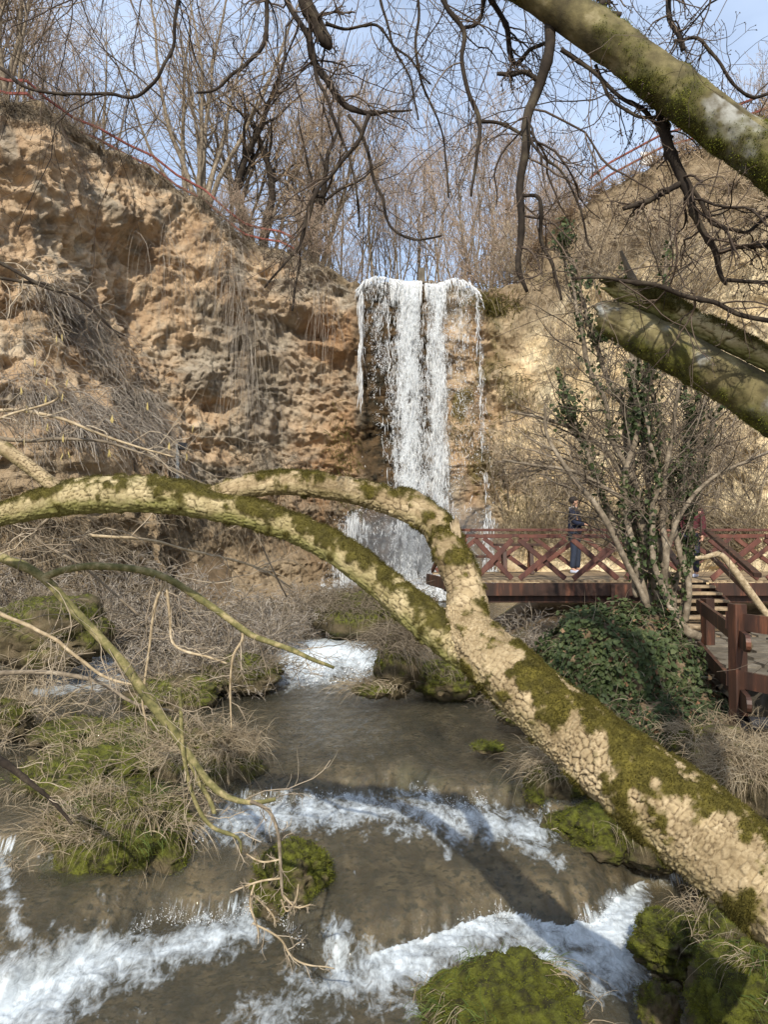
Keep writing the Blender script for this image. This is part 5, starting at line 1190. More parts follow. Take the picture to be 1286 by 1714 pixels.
# path fence: squared posts, boards with rounded ends
def fboard(a, b, parent, h=.15, th=.045, ends=(1, 1)):
    a = np.array(a, float); b = np.array(b, float); d = b - a; L = np.linalg.norm(d); d /= L; nn = unit(np.cross(d, [0, 0, 1.])); up = np.cross(nn, d)
    out = []
    k = 8
    def cap(c, s_): return [c + s_ * d * (h / 2) * math.sin(t_) * 1.0 + up * (h / 2) * math.cos(t_) * s_ for t_ in np.linspace(0, PI, k)]
    ring = (cap(b - d * h / 2, 1) if ends[1] else [b + up * h / 2, b - up * h / 2]) + (cap(a + d * h / 2, -1) if ends[0] else [a - up * h / 2, a + up * h / 2])
    ring = np.array(ring); m_ = len(ring); V = np.vstack([ring + nn * th / 2, ring - nn * th / 2]); e = np.arange(m_); e2 = (e + 1) % m_
    MB().add(V, [np.stack([e, e + m_, e2 + m_, e2], 1), e[None], (e[::-1] + m_)[None]]).obj('board', M['wood_dark'], parent, smooth=False)
pA = P(1237, 1180, 7.4); pA[2] = 1.55; pB = P(1186, 1080, 10.3); pB[2] = 1.55
fen = empty('path_fence', pA, 'dark brown post and board fence beside the stone path', 'fence')
def sqpost(p, h, w): 
    mb = MB(); mb.box((p[0], p[1], p[2] + h / 2 - .1), (w, w, h + .2), np.array(Matrix.Rotation(.25, 3, 'Z')), .012); return mb.obj('post', M['wood_dark'], fen, smooth=False)
sqpost(pA, 1.03, .135); sqpost(pB, .82, .14)
dAB = unit((pB - pA)[None])[0]; dAB[2] = 0
for zz in (.86 - .02, .26):
    fboard(pB + [-.12, 0, zz - .12] + dAB * .2, pA + [-.03, -.08, zz - .05] - dAB * .35 + [0.05, 0, -.10], fen, .17)
for zz, e in ((.90, .0), (.33, .0)):
    fboard(pA + [-.06, .10, zz - .04], P(1420, 1130, 6.6) * [1, 1, 0] + [0, 0, 1.55 + zz - .08], fen, .17, ends=(0, 1))
pC = P(1400, 1130, 6.7); pC[2] = 1.55; sqpost(pC, 1.0, .13)
# stone path
PXs = np.array([(4.35, 5.6, 0)])
path_l = [(3.9, 3.0), (4.0, 5.5), (3.78, 7.0), (3.95, 8.5), (4.3, 10), (4.7, 11.6)]; path_r = [(6.4, 3.0), (6.3, 5.5), (6.1, 7.0), (6.2, 8.5), (6.3, 10), (6.4, 11.6)]
pl_, pr_ = np.array(path_l), np.array(path_r)
yy = np.linspace(3, 11.6, 90); xl_ = np.interp(yy, pl_[:, 1], pl_[:, 0]); xr_ = np.interp(yy, pr_[:, 1], pr_[:, 0])
kx = np.linspace(0, 1, 30)[None]
Xq = xl_[:, None] * (1 - kx) + xr_[:, None] * kx; Yq = yy[:, None] + 0 * kx
Zq = 1.70 + .015 * fbm(Xq * 2, Yq * 2, Xq * 0, 3, 401); Zq[:, 0] -= .3; Zq[:, -1] -= .3
pth = obj('path', np.stack([Xq, Yq, Zq], -1), gridF(90, 30), mat('grey_path', [(.35, (.07, .058, .04)), (.55, (.115, .097, .07)), (.7, (.16, .135, .10))], scale=5, rough=.9, bump=.5, bscale=30)); tag(pth, 'grey stone path behind the fence at the right', 'path', kind='structure')
slab_m = mat('flagstone', [(.35, (.085, .072, .052)), (.55, (.14, .12, .09)), (.7, (.20, .175, .135))], scale=4, rough=.85, bump=.5, bscale=24, rand=.2)
for iy in range(14):
    y0 = 4.6 + iy * .5
    xx = np.interp(y0, pl_[:, 1], pl_[:, 0]) + .02; xe = np.interp(y0, pr_[:, 1], pr_[:, 0])
    while xx < xe - .3:
        w_ = RNG.uniform(.35, .7); ang = np.linspace(0, 2 * PI, 9)[:-1] + .4
        cx_, cy_ = xx + w_ / 2, y0 + .25; r_ = np.stack([np.sign(np.cos(ang)) * np.abs(np.cos(ang)) ** .45 * (w_ / 2 - .02), np.sign(np.sin(ang)) * np.abs(np.sin(ang)) ** .45 * .225], -1) + RNG.normal(0, .018, (8, 2))
        V = np.vstack([np.column_stack([r_, np.full(8, -.03)]), np.column_stack([r_ * .97, np.full(8, .022 + RNG.uniform(-.006, .008))])])
        e = np.arange(8); e2 = (e + 1) % 8
        o_ = link('flagstone', mesh_data('flagstone', V, [np.stack([e, e2, e2 + 8, e + 8], 1), (e + 8)[None]], slab_m, False), pth, loc=(cx_, cy_, 1.715))
        xx += w_ + .01
# corrugated drain pipe, flat stone
p0 = P(1250, 1211, 7.1); mb = MB(); kk_ = np.arange(40); c = p0[None] + np.outer(kk_ * .008, [.9, .25, -.1]); mb.tubes(c[None], (.062 + .007 * (kk_ % 4 < 2))[None], 20)
mb.tubes(c[None] + [0, 0, .0], (.05 + 0 * kk_)[None], 16)
pp = mb.obj('drain_pipe', M['black']); tag(pp, 'black corrugated drain pipe end beside the path at the right', 'pipe')
for (px, py, w, h, Y, lb) in ((1212, 1222, 60, 14, 7.0, 'flat grey stone in front of the drain pipe'), (1245, 1080, 26, 34, 9.6, 'grey stone at the foot of the stairs post')):
    B('stone', lb, 'stone', px, py, w, h, Y, int(px), 0, 0, 0, rough=.5, nsz=(40, 24))
# pale dead branch leaning on the stairs rail
db = empty('dead_branch', P(1290, 1040, 10.4), 'pale barkless dead branch leaning in front of the stairs', 'branch')
p_, r_ = pxpath([(1146, 936, 3.5), (1180, 933, 4), (1206, 928, 5), (1228, 952, 6.5), (1245, 975, 6.5), (1290, 1035, 6), (1340, 1090, 6)], 30, 10.6); MB().tubes(p_[None], r_[None], 8, True).obj('stick', M['bark_pale'], db)

# ------------------------------------------------------------------ people on the deck
def skinned(name, joints, bones, mt, parent, sub=2):
    """one continuous body: joints = {name: (x, y, z, rx, ry)}"""
    ks = list(joints); me = bpy.data.meshes.new(name); me.from_pydata([joints[k][:3] for k in ks], [(ks.index(a), ks.index(b)) for a, b in bones], [])
    o = link(name, me, parent, loc=(0, 0, 0)); me.materials.append(mt)
    sk = o.modifiers.new('skin', 'SKIN'); sk.use_smooth_shade = True
    for i, k in enumerate(ks):
        v = me.skin_vertices[0].data[i]; v.radius = joints[k][3:5]; v.use_root = (i == 0)
    o.modifiers.new('subsurf', 'SUBSURF').levels = sub; o.modifiers['subsurf'].render_levels = sub
    return o
def plain(name, c, rough=.8): return mat(name, [(.3, tuple(.75 * q for q in c)), (.6, c), (.8, tuple(min(1, 1.2 * q) for q in c))], scale=14, rough=rough, bump=.3, bscale=60, bdist=.003)
skin_m = plain('skin', (.42, .24, .16), .55); hair_m = plain('dark_hair', (.02, .015, .012)); navy_m = plain('navy_jacket', (.010, .014, .032)); jean_m = plain('blue_jeans', (.022, .03, .05)); maroon_m = plain('maroon_jacket', (.075, .016, .02)); dark_m = plain('dark_trousers', (.02, .022, .04)); shoe_m = plain('pale_shoes', (.42, .45, .55)); whitish_m = plain('light_hood', (.5, .5, .52))
def person(loc, face, label, jacket, trousers, shoes, hands_fwd=True, H=1.76):
    r = empty('person', loc, label, 'person', 'people on the deck'); r.rotation_euler = (0, 0, face)   # faces local +X
    s = H / 1.76
    fw = .30 if hands_fwd else .08; hz = 1.06 if hands_fwd else .82
    J = {'pelvis': (0, 0, .95, .12, .13), 'belly': (.01, 0, 1.10, .115, .14), 'chest': (0, 0, 1.30, .125, .17), 'neckb': (-.01, 0, 1.46, .07, .08), 'neck': (.01, 0, 1.53, .052, .052), 'head': (.025, 0, 1.62, .085, .075), 'crown': (.02, 0, 1.70, .07, .065)}
    Bn_ = [('pelvis', 'belly'), ('belly', 'chest'), ('chest', 'neckb'), ('neckb', 'neck'), ('neck', 'head'), ('head', 'crown')]
    for sd, t in ((1, 'L'), (-1, 'R')):
        J['sh' + t] = (-.01, .19 * sd, 1.42, .055, .055); J['el' + t] = (.02 if hands_fwd else -.02, .235 * sd, 1.14, .043, .043); J['wr' + t] = (fw - .06, .15 * sd if hands_fwd else .25 * sd, hz + .06, .028, .028); J['ha' + t] = (fw + .02, .12 * sd if hands_fwd else .25 * sd, hz + (.03 if hands_fwd else -.04), .034, .02)
        Bn_ += [('chest', 'sh' + t), ('sh' + t, 'el' + t), ('el' + t, 'wr' + t), ('wr' + t, 'ha' + t)]
        for q in range(4):
            J['f%d%s' % (q, t)] = (fw + .085 - .008 * abs(q - 1.5), (.12 if hands_fwd else .25) * sd + (q - 1.5) * .02, hz + .015 - (.05 if not hands_fwd else 0), .009, .009); Bn_.append(('ha' + t, 'f%d%s' % (q, t)))
        J['th' + t] = (fw + .03, (.12 if hands_fwd else .25) * sd - .045 * sd, hz + .05, .010, .010); Bn_.append(('wr' + t, 'th' + t))
        J['hip' + t] = (0, .09 * sd, .86, .09, .09); J['kn' + t] = (.03 + .03 * sd, .10 * sd, .50, .06, .06); J['an' + t] = (.05 * sd, .11 * sd, .10, .042, .042); J['to' + t] = (.05 * sd + .15, .12 * sd, .035, .035, .035)
        Bn_ += [('pelvis', 'hip' + t), ('hip' + t, 'kn' + t), ('kn' + t, 'an' + t), ('an' + t, 'to' + t)]
    J = {k: tuple(np.array(v) * s) for k, v in J.items()}
    skinned('body', J, Bn_, skin_m, r)
    def sub(ks, g): return {k: (*J[k][:3], J[k][3] + g, J[k][4] + g) for k in ks}
    ja = sub(['belly', 'pelvis', 'chest', 'neckb', 'shL', 'elL', 'wrL', 'shR', 'elR', 'wrR'], .028); ja['pelvis'] = (0, 0, .90 * s, .16, .16)
    skinned('jacket', ja, [('belly', 'pelvis'), ('belly', 'chest'), ('chest', 'neckb'), ('chest', 'shL'), ('shL', 'elL'), ('elL', 'wrL'), ('chest', 'shR'), ('shR', 'elR'), ('elR', 'wrR')], jacket, r)
    tr_ = sub(['pelvis', 'hipL', 'knL', 'anL', 'hipR', 'knR', 'anR'], .022); tr_['pelvis'] = (0, 0, .93 * s, .135, .145)
    skinned('trousers', tr_, [('pelvis', 'hipL'), ('hipL', 'knL'), ('knL', 'anL'), ('pelvis', 'hipR'), ('hipR', 'knR'), ('knR', 'anR')], trousers, r)
    for t in 'LR':
        a = J['an' + t]; b_ = J['to' + t]; skinned('shoe', {'a': (a[0] - .05, a[1], .05, .045, .045), 'b': (b_[0] + .02, b_[1], .045, .042, .045)}, [('a', 'b')], shoes, r)
    # head details: face, ears, hair
    def ell(name, c, rr, mt, par=r):
        u = np.arange(18) * 2 * PI / 18; v = np.linspace(.03, PI - .03, 12)[:, None]
        V = np.stack([c[0] + rr[0] * np.sin(v) * np.cos(u), c[1] + rr[1] * np.sin(v) * np.sin(u), c[2] + rr[2] * np.cos(v) + 0 * u], -1) * s
        return link(name, mesh_data(name, V, gridF(12, 18, True)[:, ::-1], mt), par, loc=(0, 0, 0))
    ell('hair', (-.022, 0, 1.668), (.105, .090, .092), hair_m)
    ell('nose', (.122, 0, 1.615), (.018, .012, .022), skin_m)
    for sd in (1, -1):
        ell('ear', (.02, .083 * sd, 1.62), (.02, .012, .03), skin_m); ell('eye', (.104, .03 * sd, 1.638), (.008, .010, .006), hair_m)
    ell('mouth', (.110, 0, 1.578), (.008, .022, .005), maroon_m)
    ell('collar', (-.03, 0, 1.485), (.10, .10, .045), whitish_m if jacket is navy_m else jacket)
    return r
person((4.36, 16.9, DZ + .002), -.35, 'man in a navy jacket and blue jeans standing at the deck railing, facing right', navy_m, jean_m, shoe_m)
person((6.42, 15.4, DZ + .002), -2.4, 'person in a maroon jacket and dark trousers half hidden behind the ivy tree', maroon_m, dark_m, shoe_m, hands_fwd=False, H=1.70)

# ------------------------------------------------------------------ rim fences, sign, lamp
def rim_fence(label, pxs, side, h=.85, back=.45, rails=(.45, .82)):
    pts = [edge_at(p, back) for p in pxs]; root = empty('rim_fence', pts[0], label, 'fence', 'fences along the cliff rims')
    for i, p in enumerate(pts):
        piece('post', p - [0, 0, .3], p + [0, 0, h + (.05 if i % 3 == 0 else 0)], .09, .09, 'rust', root)
        if i: 
            for rz in rails: piece('rail', pts[i - 1] + [0, -.06, rz], p + [0, -.06, rz], .05, .07, 'rust', root)
rim_fence('rust red post and rail fence along the left rim of the cliff', [-60, -20, 20, 62, 100, 140, 180, 222, 262, 300, 345, 385, 410, 440, 470, 495], 0)
rim_fence('rust red post and rail fence climbing the right rim of the valley', [985, 1020, 1062, 1105, 1150, 1195, 1240, 1285, 1330], 1, h=1.1, back=.15, rails=(.6, 1.05))
sg = edge_at(1072, .8); r = empty('sign', sg, 'small white sign board on a post above the right rim fence', 'sign')
piece('post', sg - [0, 0, .2], sg + [0, 0, 1.1], .05, .05, 'rust', r); white_m = mat('white_board', [(.4, (.7, .7, .68)), (.6, (.8, .8, .78))], scale=4, bump=0); MB().box(sg + [-.05, -.06, .85], (.42, .03, .46)).obj('board', white_m, r, smooth=False)
lp = P(297, 800, 20.5); c_, n_ = cliff_at(297, 810); lp = c_ + n_ * .5; lr = empty('floodlight', lp - [0, 0, .3], 'small dark floodlight on a grey pole at the foot of the left cliff', 'lamp')
q0 = P(297, 812, lp[1]); q1 = P(297, 742, lp[1]); piece('pole', q0 - [0, 0, .4], q1, .09, .09, 'steel', lr); MB().box(P(305, 747, lp[1] - .1), (.26, .16, .22), np.array(Matrix.Rotation(.5, 3, 'Z')), .02).obj('lamp_head', M['black'], lr, smooth=False)
mb = MB().box(P(706, 462, 26.6), (.24, .22, .55), None, .02); o_ = mb.obj('stone_post', slab_m, smooth=False); tag(o_, 'small pale stone post standing at the lip of the waterfall', 'post')
# ------------------------------------------------------------------ ivy
M['twig_ivy'] = islandmat('grey_brown_twigs', [(.05, .04, .03), (.11, .085, .06), (.24, .20, .15)], trans=0)
def ivy_leaf():
    v = [[0, -.42, 0], [.55, -.40, .05], [.50, .26, .04], [0, .78, .05], [-.50, .26, .04], [-.55, -.40, .05], [0, 0, -.08]]
    return v, [[6, i, (i + 1) % 6] for i in range(6)]
ILV, ILF = ivy_leaf()
def leaves_on(pos, nrm, size, tilt=.45):
    n_ = len(pos); z = unit(nrm + RNG.normal(0, tilt, (n_, 3)))
    y = np.array([[0, -.15, -1.]]) + RNG.normal(0, .45, (n_, 3)); y = unit(y - (y * z).sum(1, keepdims=True) * z); x = np.cross(y, z)
    return np.stack([x, y, z], -1), RNG.uniform(*size, n_)
def ivy_mound(label, px, py, w, h, Y, dy, n_, seed, size=(.035, .075)):
    c = P(px, py, Y); rx, rz = w / 2 * Y / FPX, h / 2 * Y / FPX; root = empty('ivy_mound', c - [0, 0, rz], label, 'ivy', 'ivy mounds below the deck')
    nu, nv = 90, 50; a = np.arange(nu) * 2 * PI / nu; b_ = np.linspace(.02, PI * .62, nv)[:, None]
    d = np.stack([np.sin(b_) * np.cos(a), np.sin(b_) * np.sin(a), np.cos(b_) + 0 * a], -1)
    r = 1 + .34 * fbm(d[..., 0] * 2.0 + seed, d[..., 1] * 2.2, d[..., 2] * 2.2, 4, seed) + .06 * fbm(d[..., 0] * 9, d[..., 1] * 9 + seed, d[..., 2] * 9, 2, seed)
    V = c + d * r[..., None] * np.array([rx, dy, rz]) 
    obj('mound', c + (V - c) * .93, gridF(nv, nu, True)[:, ::-1], M['earth'], root)
    j, k = RNG.integers(0, nv, n_), RNG.integers(0, nu, n_); w_ = np.sin(b_[:, 0])[j]; kp = RNG.uniform(0, 1, n_) < w_
    j, k = j[kp], k[kp]
    kp = (vn(V[j, k, 0] * 3.5, V[j, k, 1] * 3.5, V[j, k, 2] * 3.5, seed) > -.30); j, k = j[kp], k[kp]
    pos = V[j, k] + RNG.normal(0, .035, (len(j), 3)); nn = unit(d[j, k] / [rx, dy, rz])
    Mx, sc = leaves_on(pos, nn + [0, -.2, .25], size); mb = MB(); mb.scatter(ILV, ILF, pos, Mx, sc)
    mb.obj('leaves', M['ivy'], root, smooth=False)['kind'] = 'stuff'
    # dry stems and straw poking out
    i = RNG.choice(len(j), 700); mb = MB(); blades(mb, pos[i], nn[i] * .6 + RNG.normal(0, .5, (700, 3)) + [0, 0, .3], RNG.uniform(.10, .38, 700), .007, 6, .3, .15); mb.obj('dead_stems', M['straw_dark'], root)['kind'] = 'stuff'
    i = RNG.choice(len(j), 300); mb = MB(); mb.scatter([[-.5, -.3, 0], [.5, -.3, .1], [.5, .3, 0], [-.5, .3, .12]], [[0, 1, 2, 3]], pos[i], randM(300, nrm=nn[i], tilt=.5), RNG.uniform(.03, .07, 300)); mb.obj('dead_leaves', M['deadleaf'], root)['kind'] = 'stuff'
ivy_mound('big dark green ivy mound below the deck', 1035, 1132, 250, 225, 9.3, .9, 17000, 5, (.020, .060))
ivy_mound('lower ivy mound left of the fence post', 1140, 1218, 190, 125, 8.2, .65, 9500, 9, (.016, .048))
ivy_mound('small patch of ivy at the edge of the inlet', 1080, 1245, 90, 50, 8.0, .35, 1500, 12, (.025, .05))
# ivy tree: many stems
it = empty('ivy_tree', P(1130, 1070, 9.9), 'multi stemmed tree wrapped in ivy in front of the deck', 'tree')
stems = [([(1150, 1068, 9), (1118, 1040, 9), (1100, 985, 8), (1085, 920, 8), (1070, 850, 7), (1062, 760, 7), (1058, 660, 6), (1045, 560, 4), (1030, 470, 3)], 9.6, 1),
         ([(1165, 1066, 8), (1140, 1052, 8), (1122, 1010, 7), (1108, 950, 6), (1112, 860, 5), (1120, 760, 4), (1140, 650, 3), (1150, 560, 2)], 9.5, 0),
         ([(1078, 1020, 6), (1062, 960, 6), (1040, 890, 6), (1010, 820, 5), (985, 760, 4), (960, 700, 3), (940, 620, 2)], 9.7, 1),
         ([(1085, 1010, 7), (1072, 900, 6), (1055, 820, 6), (1052, 720, 5), (1020, 620, 4), (980, 520, 3), (945, 420, 2)], 9.9, 1),
         ([(1080, 1012, 5), (1040, 920, 5), (1000, 850, 5), (955, 795, 4), (930, 740, 3), (905, 680, 2)], 9.4, 0),
         ([(1155, 1040, 7), (1150, 960, 6), (1160, 880, 5), (1180, 790, 4), (1200, 700, 3), (1230, 620, 2)], 9.9, 1),
         ([(1125, 1100, 6), (1126, 1040, 5), (1105, 960, 5), (1098, 880, 5), (1095, 800, 4), (1085, 700, 3), (1090, 600, 2)], 9.3, 1),
         ([(1140, 1040, 6), (1145, 960, 5), (1130, 870, 5), (1150, 780, 4), (1170, 700, 3), (1175, 620, 2)], 9.6, 1),
         ([(1105, 1000, 5), (1085, 880, 5), (1030, 770, 4), (960, 720, 4), (900, 700, 3), (850, 690, 2)], 9.8, 0),
         ([(1070, 850, 4), (1035, 830, 4), (960, 790, 3), (900, 780, 2.5), (840, 770, 2)], 9.5, 0),
         ([(1108, 950, 4), (1140, 860, 4), (1200, 800, 3), (1260, 770, 2.5), (1310, 745, 2)], 9.4, 0),
         ([(1095, 1040, 6), (1100, 900, 5), (1080, 780, 5), (1075, 680, 4), (1100, 600, 4), (1110, 480, 3), (1130, 380, 2)], 9.8, 1), ([(1120, 1030, 6), (1110, 930, 6), (1085, 850, 5), (1020, 700, 4), (990, 600, 4), (965, 520, 3), (955, 430, 2)], 9.6, 1),
         ([(1130, 1030, 5), (1135, 900, 5), (1120, 780, 4), (1090, 650, 4), (1060, 540, 3), (1050, 440, 2)], 9.9, 1), ([(1140, 1035, 5), (1160, 930, 4), (1150, 820, 4), (1165, 720, 3), (1150, 620, 2)], 9.7, 1), ([(1070, 1000, 5), (1050, 900, 5), (1045, 800, 5), (1065, 700, 4), (1050, 600, 3)], 9.5, 1)]
sb = []; ivp = []
for i, (r, Yd, iv) in enumerate(stems):
    p_, r_ = pxpath(r, 60, Yd); p_ = p_ + .05 * np.stack([vn(p_[:, 2] * 2, p_[:, 2] * 0 + i, p_[:, 2] * 0, 3), vn(p_[:, 2] * 2, p_[:, 2] * 0 + i, p_[:, 2] * 0, 13) * 2, 0 * r_], -1)
    MB().tubes(p_[None], r_[None], 10, True).obj('stem', M['bark_mid'], it); sb.append((p_[None, ::4], r_[None, ::4], np.array([np.linalg.norm(np.diff(p_, axis=0), axis=1).sum()])))
    if iv:
        n_ = 620; k = RNG.integers(6, 60, n_); rr = unit(RNG.normal(0, 1, (n_, 3))); q_ = p_[k] + rr * (r_[k, None] + RNG.uniform(.0, .11, n_)[:, None] * np.clip(1.25 - vn(p_[k, 2] * 1.5, k * 0 + i, k * 0, 9) ** 2 * 2, .2, 1)[:, None]); ivp.append((q_, rr))
for (cx_, cy_, r0, n_) in ((942, 395, 26, 380), (1010, 560, 34, 260), (955, 690, 34, 260), (1090, 600, 46, 320), (1070, 700, 42, 280), (985, 480, 22, 150), (1120, 790, 46, 280)):
    c = P(cx_, cy_, 9.7); rr = unit(RNG.normal(0, 1, (n_, 3))); ivp.append((c + rr * RNG.uniform(.1, 1, n_)[:, None] * r0 * 9.7 / FPX * [1, 1, 1.3], rr))
q_ = np.concatenate([a for a, b in ivp]); rr = np.concatenate([b for a, b in ivp]); kp = vn(q_[:, 0] * 4, q_[:, 1] * 4, q_[:, 2] * 3, 31) > -.25; q_, rr = q_[kp], rr[kp]
Mx, sc = leaves_on(q_, rr + [0, -.3, 0], (.024, .055)); MB().scatter(ILV, ILF, q_, Mx, sc).obj('ivy_leaves', M['ivy'], it, smooth=False)['kind'] = 'stuff'
sbt = tuple(np.concatenate([b_[k] for b_ in sb]) for k in range(3)); mb = MB()
k1 = grow(*kids(sbt, 17, .25, .7, .30, .5), n=8, wob=.16, grav=.02, rt=.3); k1 = (k1[0], np.clip(k1[1], .0035, .008), np.minimum(k1[2], 2.2))
k2 = grow(*kids(k1, 6, .15, .8, .45, .6), n=7, wob=.18, grav=.0, rt=.4)
k3 = grow(*kids(k2, 3, .2, .8, .45, .7), n=5, wob=.2, rt=.5)
for k, sd in ((k1, 4), (k2, 3), (k3, 3)): mb.tubes(k[0], np.maximum(k[1], .0020), sd)
mb.obj('twigs', M['twig_ivy'], it)['kind'] = 'stuff'

# ------------------------------------------------------------------ bare trees
def tree_kind(seed, H, stems, spread, r0, twigm, barkm, fine=.92, curve=.1, lowbranch=.25, nb=(9, 6, 4), upg=.06, tr=.009):
    rng = np.random.default_rng(seed)
    S = np.column_stack([rng.normal(0, .10 * min(stems, 5) ** .5, stems), rng.normal(0, .10 * min(stems, 5) ** .5, stems), -.3 * np.ones(stems)])
    D = np.column_stack([rng.normal(0, spread, stems), rng.normal(0, spread, stems), np.ones(stems)])
    l0 = grow(S, D, H * rng.uniform(.7, 1.05, stems), r0 * rng.uniform(.6, 1.1, stems), 14, curve, .05, .12, rng)
    l1 = grow(*kids(l0, nb[0], lowbranch, .65, .42, .6, rng=rng), n=9, wob=.14, grav=upg, rt=.2, rng=rng)
    l2 = grow(*kids(l1, nb[1], .15, .7, .45, .6, rng=rng), n=5, wob=.16, grav=upg, rt=.35, rng=rng)
    l3 = grow(*kids(l2, nb[2], .2, .6, .5, .6, rng=rng), n=3, wob=.16, grav=.02, rt=.5, rng=rng)
    a = MB(); a.tubes(l0[0], np.maximum(l0[1], tr), 7); a.tubes(l1[0], np.maximum(l1[1], tr), 4)
    b_ = MB(); b_.tubes(l2[0], np.maximum(l2[1], tr * .8) * fine, 3); b_.tubes(l3[0], np.maximum(l3[1], tr * .62) * fine, 3)
    return a.data('trunk', M[barkm]), b_.data('crown', M[twigm])
M['straw_twig'] = islandmat('straw_twigs', [(.26, .20, .13), (.44, .35, .24), (.60, .51, .37)], trans=0)
KT = {
    'vase': tree_kind(1, 10.5, 9, .20, .11, 'twig_mid', 'bark_mid', nb=(8, 6, 4), curve=.07),
    'gnarly': tree_kind(2, 8.5, 3, .35, .22, 'twig_mid', 'bark_dark', nb=(12, 7, 4), curve=.20, upg=.03),
    'slim': tree_kind(3, 9, 4, .08, .06, 'twig_pink', 'bark_mid', nb=(14, 6, 3), curve=.06, lowbranch=.2),
    'slim2': tree_kind(4, 8, 6, .12, .05, 'twig_pink', 'bark_mid', nb=(11, 6, 3), curve=.08, lowbranch=.15),
    'bush': tree_kind(5, 4.2, 16, .35, .03, 'twig_pink', 'bark_mid', nb=(7, 5, 3), curve=.10, lowbranch=.1),
    'wide': tree_kind(6, 9.5, 4, .28, .12, 'twig_mid', 'bark_mid', nb=(12, 7, 3), curve=.10, upg=.02),
    'thicket': tree_kind(7, 1.9, 46, .75, .012, 'twig_grey', 'bark_mid', nb=(6, 4, 1), curve=.26, lowbranch=.1, upg=-.03, tr=.0075),
    'thicket2': tree_kind(8, 1.7, 40, .9, .012, 'twig_grey', 'bark_mid', nb=(6, 4, 2), curve=.30, lowbranch=.1, upg=-.07, tr=.0065),
    'slopebush': tree_kind(9, 3.6, 9, .40, .026, 'straw_twig', 'bark_mid', nb=(8, 6, 3), curve=.14, lowbranch=.1, tr=.0075),
    'straggle': tree_kind(10, 2.1, 24, .8, .011, 'twig_pale', 'bark_pale', nb=(6, 4, 2), curve=.20, lowbranch=.1, upg=-.06, tr=.003),
}
def bare(kind, pos, label, cat='tree', name='bare_tree', s=1.0, rz=0, tilt=(0, 0), group=None, sz=1.0):
    group = group or {'bare_tree': 'bare trees on the rim above the cliffs', 'bare_bush': 'bare bushes along the cliff rim', 'bare_shrub': 'bare shrubs on the yellow wall', 'thicket': 'thickets beside the stream', 'pale_brush': 'pale brush on the left bank'}[name]
    r = empty(name, pos, label, cat, group); r.rotation_euler = (tilt[0], tilt[1], rz); r.scale = (s, s, s * sz)
    for nm_, me in zip(('trunk', 'crown'), KT[kind]):
        o_ = bpy.data.objects.new(nm_, me); COL.objects.link(o_); o_.parent = r
    return r
def on_rim(px, back): return edge_at(px, back)
bare('vase', on_rim(338, .9), 'tall many stemmed bare tree at the point of the left rim', s=1.0, rz=.4)
bare('gnarly', on_rim(455, 1.6), 'dark crooked bare tree right of the tall many stemmed tree', s=1.0, rz=2.2)
bare('wide', on_rim(395, 3.5), 'bare tree behind the point of the left rim', s=.95, rz=1.2)
bare('vase', on_rim(25, 1.6), 'bare tree at the left edge above the cliff', s=.85, rz=3.0)
bare('slim', on_rim(88, .9), 'slim bare stems by the rim fence near the left edge', s=.75, rz=.2)
bare('slim2', on_rim(135, 2.5), 'cluster of slim bare stems behind the left rim fence', s=.75, rz=2)
bare('wide', on_rim(60, 5), 'spreading bare tree behind the slim stems at the far left', s=.9, rz=5)
bare('bush', on_rim(150, .3), 'low bare bush hanging over the left rim by the fence', 'bush', 'bare_bush', s=.5, rz=5, tilt=(.5, 0))
bare('slim', on_rim(205, 6), 'pale thin tree between the two clumps on the left rim', s=.85, rz=4)
bare('slim2', on_rim(510, 2.5), 'slim bare tree right of the dark crooked tree', s=.95, rz=1.1)
bare('slim', on_rim(560, 4.5), 'tall slender tree just left of the waterfall lip', s=1.05, rz=.5)
bare('slim', on_rim(600, 7.0), 'slender tree standing behind the left end of the fall', s=1.15, rz=3.3)
bare('slim2', on_rim(640, 10), 'distant slender tree over the left half of the fall', s=.9, rz=2.3)
bare('slim', on_rim(748, 6), 'pinkish slender tree over the right half of the fall', s=.9, rz=3.7)
bare('slim2', on_rim(790, 4.5), 'dense pinkish brushwood tree right of the fall', s=.98, rz=.3)
bare('slim', on_rim(828, 6.5), 'tall pinkish tree behind the brushwood right of the fall', s=.95, rz=5.2)
bare('slim2', on_rim(860, 4), 'pinkish brushwood tree where the right slope begins', s=.9, rz=4.4)
bare('slim', on_rim(905, 6), 'slim tree above the foot of the right slope', s=.75, rz=1.9)
bare('wide', on_rim(440, 6), 'tall spreading bare tree far behind the dark crooked tree', s=1.1, rz=3.9)
bare('vase', on_rim(535, 7), 'vase shaped bare tree far behind the left shoulder of the fall', s=.95, rz=5.9)
bare('slim2', on_rim(670, 8), 'thin brushwood tree behind the middle of the lip', s=.85, rz=1.9)
bare('slim', on_rim(715, 11), 'faint slender tree far behind the stone post', s=.95, rz=2.9)
bare('slim2', on_rim(810, 9), 'far brushwood tree behind the pinkish ones', s=1.15, rz=4.9)
bare('slim2', on_rim(180, 8), 'far clump of slim stems behind the left rim fence', s=1.0, rz=4.1)
bare('vase', on_rim(250, 7), 'vase shaped bare tree set back from the middle of the left rim', s=.85, rz=2.7)
bare('bush', on_rim(545, .8), 'bare bush on the rim just left of the waterfall', 'bush', 'bare_bush', s=.62, rz=1)
bare('bush', on_rim(505, .6), 'bare bush between the dark crooked tree and the waterfall', 'bush', 'bare_bush', s=.6, rz=2)
bare('bush', on_rim(580, 1.6), 'bare bush leaning over the left shoulder of the fall', 'bush', 'bare_bush', s=.5, rz=4)
bare('bush', on_rim(770, 2.6), 'bare bush behind the right part of the lip', 'bush', 'bare_bush', s=.8, rz=3)
